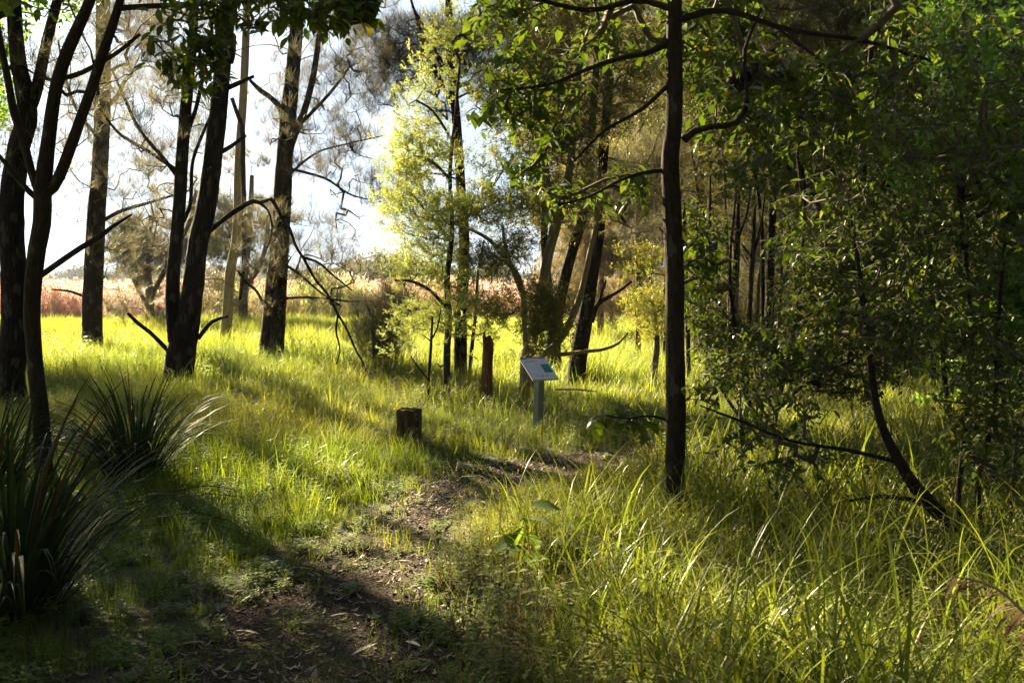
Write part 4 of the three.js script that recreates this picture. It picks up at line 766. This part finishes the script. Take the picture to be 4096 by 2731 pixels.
// ---------------------------------------------------------------- strap-leaved clumps
function strapClump(label, px, py, n, len, seed, bias) {
  const r = rng(seed), p = onGround(px, py), root = thing('strap_leaved_plant', label, 'plant', p);
  const geos = []; for (let k = 0; k < 7; k++) { const S = new Strips(); S.blade(V(0, 0, 0), 0, 1, .016 + .006 * r(), 0, .35 + .25 * k, 8, (r() - .5) * 1.2); geos.push(S.geo()); }
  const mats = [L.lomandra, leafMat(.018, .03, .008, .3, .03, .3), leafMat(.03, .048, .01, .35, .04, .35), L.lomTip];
  for (let k = 0; k < n; k++) {
    const a = r() * 6.283, q = Math.sqrt(r()), g = Math.min(6, Math.floor(q * 5 + r() * 2)), l = len * (.6 + .5 * r());
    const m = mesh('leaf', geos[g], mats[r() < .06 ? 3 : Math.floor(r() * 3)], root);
    m.position.set(Math.cos(a) * q * .14 * len, -.02, Math.sin(a) * q * .14 * len);
    m.rotation.set(0, -a + (r() - .5) * .9, -(.06 + .62 * q) + (r() - .5) * .25, 'YXZ');
    m.scale.set(l, l, l * (.9 + .2 * r()));
  }
  return root;
}
strapClump('big dark strap leaved clump in the left foreground corner', 14, 610, 290, 1.3, 301);
strapClump('dark strap leaved clump at the foot of the double trunk', 136, 484, 230, 1.12, 302);
strapClump('strap leaved clump at the left edge behind the big corner clump', -10, 500, 150, 1.15, 303);

// ---------------------------------------------------------------- sawn stump, sign
{
  const p = onGround(409.5, 446), root = thing('stump', 'square sawn weathered timber stump standing in the grass beside the path', 'stump', p, null, -.28);
  const n = 14, pos = [], uv = [], idx = [], w = .108, h = .44, r = rng(55);
  const ring = []; for (let k = 0; k < 40; k++) { const a = k / 40 * Math.PI * 2, c = Math.cos(a), s = Math.sin(a), m = Math.pow(Math.pow(Math.abs(c), 6) + Math.pow(Math.abs(s), 6), -1 / 6); const crack = [6, 13, 21, 29, 36].includes(k) ? .8 : [3, 17, 33].includes(k) ? .9 : 1; ring.push([c * m * w * crack * (1 + .02 * (r() - .5)), s * m * w * crack * (1 + .02 * (r() - .5)), k]); }
  for (let j = 0; j <= n; j++) for (const [x, z, k] of [...ring, ring[0]]) { const t = j / n, wob = 1 + .03 * (noise2(k * .5, t * 5, 81) - .5) + (t < .1 ? .05 : 0); pos.push(x * wob, h * t - .08 + (j === n ? .012 * noise2(k * .6, 2, 82) : 0), z * wob); uv.push(k / 40 * 2 + (k === 0 && pos.length / 3 % 41 === 0 ? 2 : 0), t * .5); }
  for (let j = 0; j < n; j++) for (let k = 0; k < 40; k++) { const a = j * 41 + k, b = a + 41; idx.push(a, b, a + 1, a + 1, b, b + 1); }
  mesh('post', geoFrom(pos, idx, uv), M.timber, root);
  const tp = [0, h - .085, 0], tu = [.5, .5], ti = [], R = [1, .93, .6, .3];
  let id = 1; R.forEach((q, qi) => { for (let k = 0; k <= 40; k++) { const [x, z, kk] = ring[k % 40]; tp.push(x * q, h - .079 + (qi === 0 ? .012 * noise2(kk * .6, 2, 82) - .002 : .008 * noise2(kk * .4, qi * 3, 83) - .008), z * q); tu.push(.5 + x * q * 5, .5 + z * q * 5); id++; } });
  for (let q = 0; q < 3; q++) for (let k = 0; k < 40; k++) { const a = 1 + q * 41 + k, b = a + 41; ti.push(a, b, a + 1, a + 1, b, b + 1); }
  for (let k = 0; k < 40; k++) ti.push(1 + 3 * 41 + k, 0, 1 + 3 * 41 + k + 1);
  mesh('sawn_top', geoFrom(tp, ti, tu), M.redWood, root);
}
{
  const p = onGround(537.5, 438); const d = -p.z;
  const root = thing('information_sign', 'white and green information board on a square grey green post beside the path', 'sign', p, null, 0);
  const topY = at(538, 368, d).y - p.y;
  const postMat = new THREE.MeshStandardMaterial({ color: new THREE.Color().setRGB(.12, .165, .115), roughness: .55, bumpMap: tex(128, (u, v) => { const f = fbm(u * 40, v * 40, 91, 40, 2); return [f, f, f]; }, false, 4, 4), bumpScale: .001 });
  const pg = new THREE.BufferGeometry(); const S = new THREE.Shape(), a = .042, c = .006; S.moveTo(-a + c, -a); S.lineTo(a - c, -a); S.lineTo(a, -a + c); S.lineTo(a, a - c); S.lineTo(a - c, a); S.lineTo(-a + c, a); S.lineTo(-a, a - c); S.lineTo(-a, -a + c);
  const ex = new THREE.ExtrudeGeometry(S, { depth: topY + .06, bevelEnabled: false }); ex.rotateX(-Math.PI / 2); ex.rotateY(.72); ex.translate(0, -.1, 0); ex.rotateZ(-.03);
  mesh('post', ex, postMat, root);
  { const br = new THREE.BoxGeometry(.15, .012, .16); br.rotateX(.67); br.rotateY(.56); br.translate(.012, topY - .028, 0); mesh('bracket', br, postMat, root); }
  const board = new THREE.Group(); board.name = 'board'; board.position.set(.015, topY, 0); board.rotation.set(0, .56, 0); root.add(board);
  const tilt = new THREE.Matrix4().makeRotationX(-.9), W = .325, Hh = .35;
  const plate = (w, h, t, z, rad = .008) => { const s = new THREE.Shape(), x = w / 2, y = h / 2; s.moveTo(-x + rad, -y); s.lineTo(x - rad, -y); s.quadraticCurveTo(x, -y, x, -y + rad); s.lineTo(x, y - rad); s.quadraticCurveTo(x, y, x - rad, y); s.lineTo(-x + rad, y); s.quadraticCurveTo(-x, y, -x, y - rad); s.lineTo(-x, -y + rad); s.quadraticCurveTo(-x, -y, -x + rad, -y); const g = new THREE.ExtrudeGeometry(s, { depth: t, bevelEnabled: false }); g.translate(0, 0, z); return g.applyMatrix4(tilt); };
  const back = plate(W, Hh, .012, -.012);
  mesh('backing', back, new THREE.MeshStandardMaterial({ color: new THREE.Color().setRGB(.4, .38, .32), roughness: .5, metalness: .3 }), board);
  // print: green band with a curved lower edge, heading, thin map lines, green box, small emblems
  const cv = document.createElement('canvas'); cv.width = 512; cv.height = 552; const g = cv.getContext('2d');
  g.fillStyle = '#cfcfca'; g.fillRect(0, 0, 512, 552);
  g.fillStyle = '#0f7a62'; g.beginPath(); g.moveTo(0, 0); g.lineTo(512, 0); g.lineTo(512, 44); g.quadraticCurveTo(256, 4, 0, 44); g.fill();
  g.fillStyle = '#0f7a62'; g.fillRect(322, 178, 168, 212);
  g.fillStyle = '#2b2d33'; const rr = rng(3); for (let x = 44; x < 300;) { const w = 5 + rr() * 9; if (rr() > .14) { g.fillRect(x, 84, 4, 24); g.fillRect(x, rr() < .5 ? 84 : 94, w, 5); if (rr() < .5) g.fillRect(x + w - 3, 84, 4, 24); if (rr() < .5) g.fillRect(x, 103, w, 5); } x += w + 5; }
  g.strokeStyle = '#8d938f'; g.lineWidth = 3; g.beginPath(); g.moveTo(120, 150); g.bezierCurveTo(150, 190, 110, 230, 128, 270); g.lineTo(170, 282); g.stroke(); g.lineWidth = 2; g.beginPath(); g.moveTo(40, 130); g.bezierCurveTo(70, 220, 30, 300, 60, 420); g.stroke();
  g.fillStyle = '#9aa09c'; for (let k = 0; k < 26; k++) g.fillRect(200, 150 + k * 9, 70 + rr() * 30, 2); for (let k = 0; k < 60; k++) g.fillRect(40 + rr() * 130, 400 + rr() * 90, 4 + rr() * 14, 4 + rr() * 5);
  g.fillStyle = '#0f7a62'; g.fillRect(212, 440, 16, 60); g.fillRect(212, 440, 34, 12); g.fillRect(240, 452, 10, 40);
  g.fillStyle = '#7d8286'; g.fillRect(300, 446, 16, 44); g.fillRect(322, 446, 28, 10); g.fillRect(340, 456, 12, 34); g.fillRect(410, 446, 12, 10); g.fillRect(424, 480, 14, 12); g.fillRect(456, 462, 20, 18);
  { const bolts = []; for (const [x, y] of [[-1, -1], [-1, 1], [1, -1], [1, 1]]) { const s = new THREE.CylinderGeometry(.005, .005, .006, 8); s.rotateX(Math.PI / 2); s.translate(x * (W / 2 - .016), y * (Hh / 2 - .016), .005); mesh('bolt', s.applyMatrix4(tilt), postMat, board); } }
  const face = new THREE.PlaneGeometry(W - .012, Hh - .012); face.translate(0, 0, .003); face.applyMatrix4(tilt);
  const ct = new THREE.CanvasTexture(cv); ct.colorSpace = THREE.SRGBColorSpace;
  mesh('printed_panel', face, new THREE.MeshPhysicalMaterial({ map: ct, roughness: .5, clearcoat: .3, clearcoatRoughness: .4 }), board);
}

// ---------------------------------------------------------------- small plants, fallen wood
{
  const p = onGround(531, 586), root = thing('seedling', 'young seedling with large soft heart shaped leaves in the grass beside the path', 'plant', p), r = rng(66);
  const top = at(518, 506, -p.z).sub(p);
  mesh('stem', tube([V(0, -.03, 0), V(-.008, top.y * .5, .01), V(top.x * .5, top.y * .85, 0), top], [.004, .0035, .0025, .0015], 6, .05), paleStick, root);
  const hg = broadLeafGeo(1, .82, .12, .35), mt = leafMat(.16, .24, .02, .62, .1, .4);
  for (const [px, py, yaw, l, tx] of [[530, 534, 2.2, .11, .6], [520, 527, -2.2, .1, .9], [516, 524, -1.7, .115, .2], [522, 518, .9, .05, .2], [536, 518, 1.3, .14, -.15], [516, 548, -1.5, .12, .15], [530, 547, .4, .11, .5], [512, 562, -1.6, .13, .1], [538, 552, 1.9, .1, .5], [552, 505, 1.5, .15, -.2], [505, 535, -1.2, .14, .3]]) {
    const q = at(px, py, -p.z + (r() - .5) * .1).sub(p), sy = clamp(q.y, .03, top.y), b = V(top.x * Math.pow(sy / top.y, 2), sy, 0);
    const m = mesh('leaf', hg, mt, root); m.position.copy(b.lerp(q, .35)); m.rotation.set(tx, yaw, (r() - .5) * .5, 'YXZ'); m.scale.setScalar(l * 1.08);
  }
}
{
  const D = 3.0, a = at(1060, 640, D), base = V(a.x, gh(a.x, a.z), a.z), root = thing('dry_grass_stalk', 'bent dry brown grass stalk with drooping papery leaves at the lower right', 'dry plant', base), r = rng(88);
  const pts = [V(.12, -.02, .1), at(1058, 652, D).sub(base), at(1024, 612, D).sub(base), at(1000, 590, D).sub(base), at(978, 580, D).sub(base), at(952, 576, D).sub(base)];
  mesh('stem', tube(pts, [.006, .006, .005, .0045, .004, .002], 6, .05), new THREE.MeshStandardMaterial({ color: new THREE.Color().setRGB(.4, .27, .15), roughness: .8 }), root);
  const c = new THREE.CatmullRomCurve3(pts), mt = leafMat(.2, .11, .06, .4, .1, .4);
  for (let k = 0; k < 30; k++) { const S = new Strips(); S.blade(V(0, 0, 0), 3.14 + (r() - .5) * 1.2, .07 + .09 * r(), .012, 1.5 + .8 * r(), .7 + .6 * r(), 5, (r() - .5) * 2); const m = mesh('dry_leaf', S.geo(), mt, root); m.position.copy(c.getPointAt(.45 + .55 * k / 30)); }
}
const logAt = (label, a, b, r0, mat, d) => { const p = at(a[0], a[1], a[2]), q = at(b[0], b[1], b[2]), base = p.clone().lerp(q, .5), root = thing('fallen_branch', label, 'branch', base); mesh('limb', tube([p.clone().sub(base), p.clone().lerp(q, .5).sub(base).add(V(0, r0, 0)), q.clone().sub(base)], [r0, r0 * .85, r0 * .5], 8, .12, .12, 7), mat, root); return root; };
logAt('dark fallen limb lying highest in the pile under the thicket', [795, 363, 14.2], [870, 375, 14.6], .06, M.wallBark);
logAt('dark fallen limb lying lowest in the pile under the thicket', [785, 379, 14], [850, 371, 14.8], .07, M.sheoakBark);
logAt('pale broken stick on the pile under the thicket', [838, 366, 13.8], [862, 377, 13.6], .025, paleStick);
logAt('curved pale stick leaning in the thicket', [833, 345, 13.4], [812, 386, 13.0], .03, paleStick);
logAt('long brown stick lying in the grass right of the sign post', [556, 389, 12.3], [596, 391, 12.6], .014, paleStick);
{
  const r = rng(99), lg = broadLeafGeo(1, .2, .3, .1), mts = [[.4, .31, .2], [.26, .16, .09], [.5, .42, .3]].map(c => new THREE.MeshStandardMaterial({ color: new THREE.Color().setRGB(...c), roughness: .6, side: THREE.DoubleSide }));
  const spots = [[262, 580, 1.9], [220, 592, 1.0], [240, 601, 2.6], [330, 615, 2.2], [296, 622, 1.5], [352, 655, 2.4], [236, 630, 1.2], [290, 566, 1.6], [395, 560, 2.0], [415, 578, 1.1], [180, 645, 2.0], [405, 640, .7]];
  spots.forEach(([px, py, yaw], i) => { const p = onGround(px, py), m = mesh('fallen_leaf', lg, mts[i % 3], scene); m.position.copy(p).add(V(0, .03, 0)); m.rotation.set((r() - .5) * .3 - .1, yaw, (r() - .5) * .6, 'YXZ'); m.scale.setScalar(.1 + .06 * r()); tag(m, 'long narrow dry leaf lying on the dark earth path', 'leaf', 'long dry leaves fallen on the path'); });
}

// ---------------------------------------------------------------- far treeline across the marsh
{
  const r = rng(1234), g = [], sprig = (() => { const S = new Strips(), q = rng(5); for (let k = 0; k < 60; k++) { const d = V(q() - .5, q() - .5, q() - .5).normalize(), s = V(q() - .5, q() - .5, q() - .5).cross(d).normalize(); S.leaf(d.clone().multiplyScalar(.9 * q()), d, s, .5, .3); } return S.geo(); })();
  const ms = [], cs = [];
  for (let k = 0; k < 260; k++) { const x = -260 + 420 * r(), z = -300 - 60 * r(), h = 3.2 + 3.5 * r() + 3 * noise2(x * .03, 1, 77), w = 2 + 2 * r(); for (let j = 0; j < 26; j++) { const t = r(), y = h * (.05 + .95 * t), q = w * (1.1 - .75 * t); ms.push(placeM(V(x + (r() - .5) * q * 2, y, z + (r() - .5) * q * 2), r() * 6.28, r(), r(), 1.5 + r())); const v = .7 + .6 * r(); cs.push(new THREE.Color().setRGB(v, v, v)); } }
  tag(inst('far_trees', sprig, leafMat(.07, .085, .06, .3, 0, .5), ms, cs), 'bluish line of far trees across the marsh', 'woodland', null, 'stuff');
  const m2 = [], c2 = []; // bushes behind the reeds
  for (let k = 0; k < 70; k++) { const d = 95 + 60 * r(), px = 290 + 120 * r() + (k % 3 === 0 ? 120 * r() : 0), x = (px - 512) / F * d, h = 2.6 + 2.6 * r() * sst(280, 400, px); for (let j = 0; j < 24; j++) { m2.push(placeM(V(x + (r() - .5) * 3, h * (.2 + .8 * r()), -d + (r() - .5) * 3), r() * 6.28, r(), r(), .6 + .4 * r())); const v = .7 + .6 * r(); c2.push(new THREE.Color().setRGB(v, v, v)); } }
  tag(inst('far_bushes', sprig, leafMat(.12, .12, .06, .4, 0, .5), m2, c2), 'dark low bushes standing beyond the reeds', 'bushes', null, 'stuff');
}

scene.fog = new THREE.FogExp2(0xe8f0ff, 0.0004);
renderer.render(scene, camera);
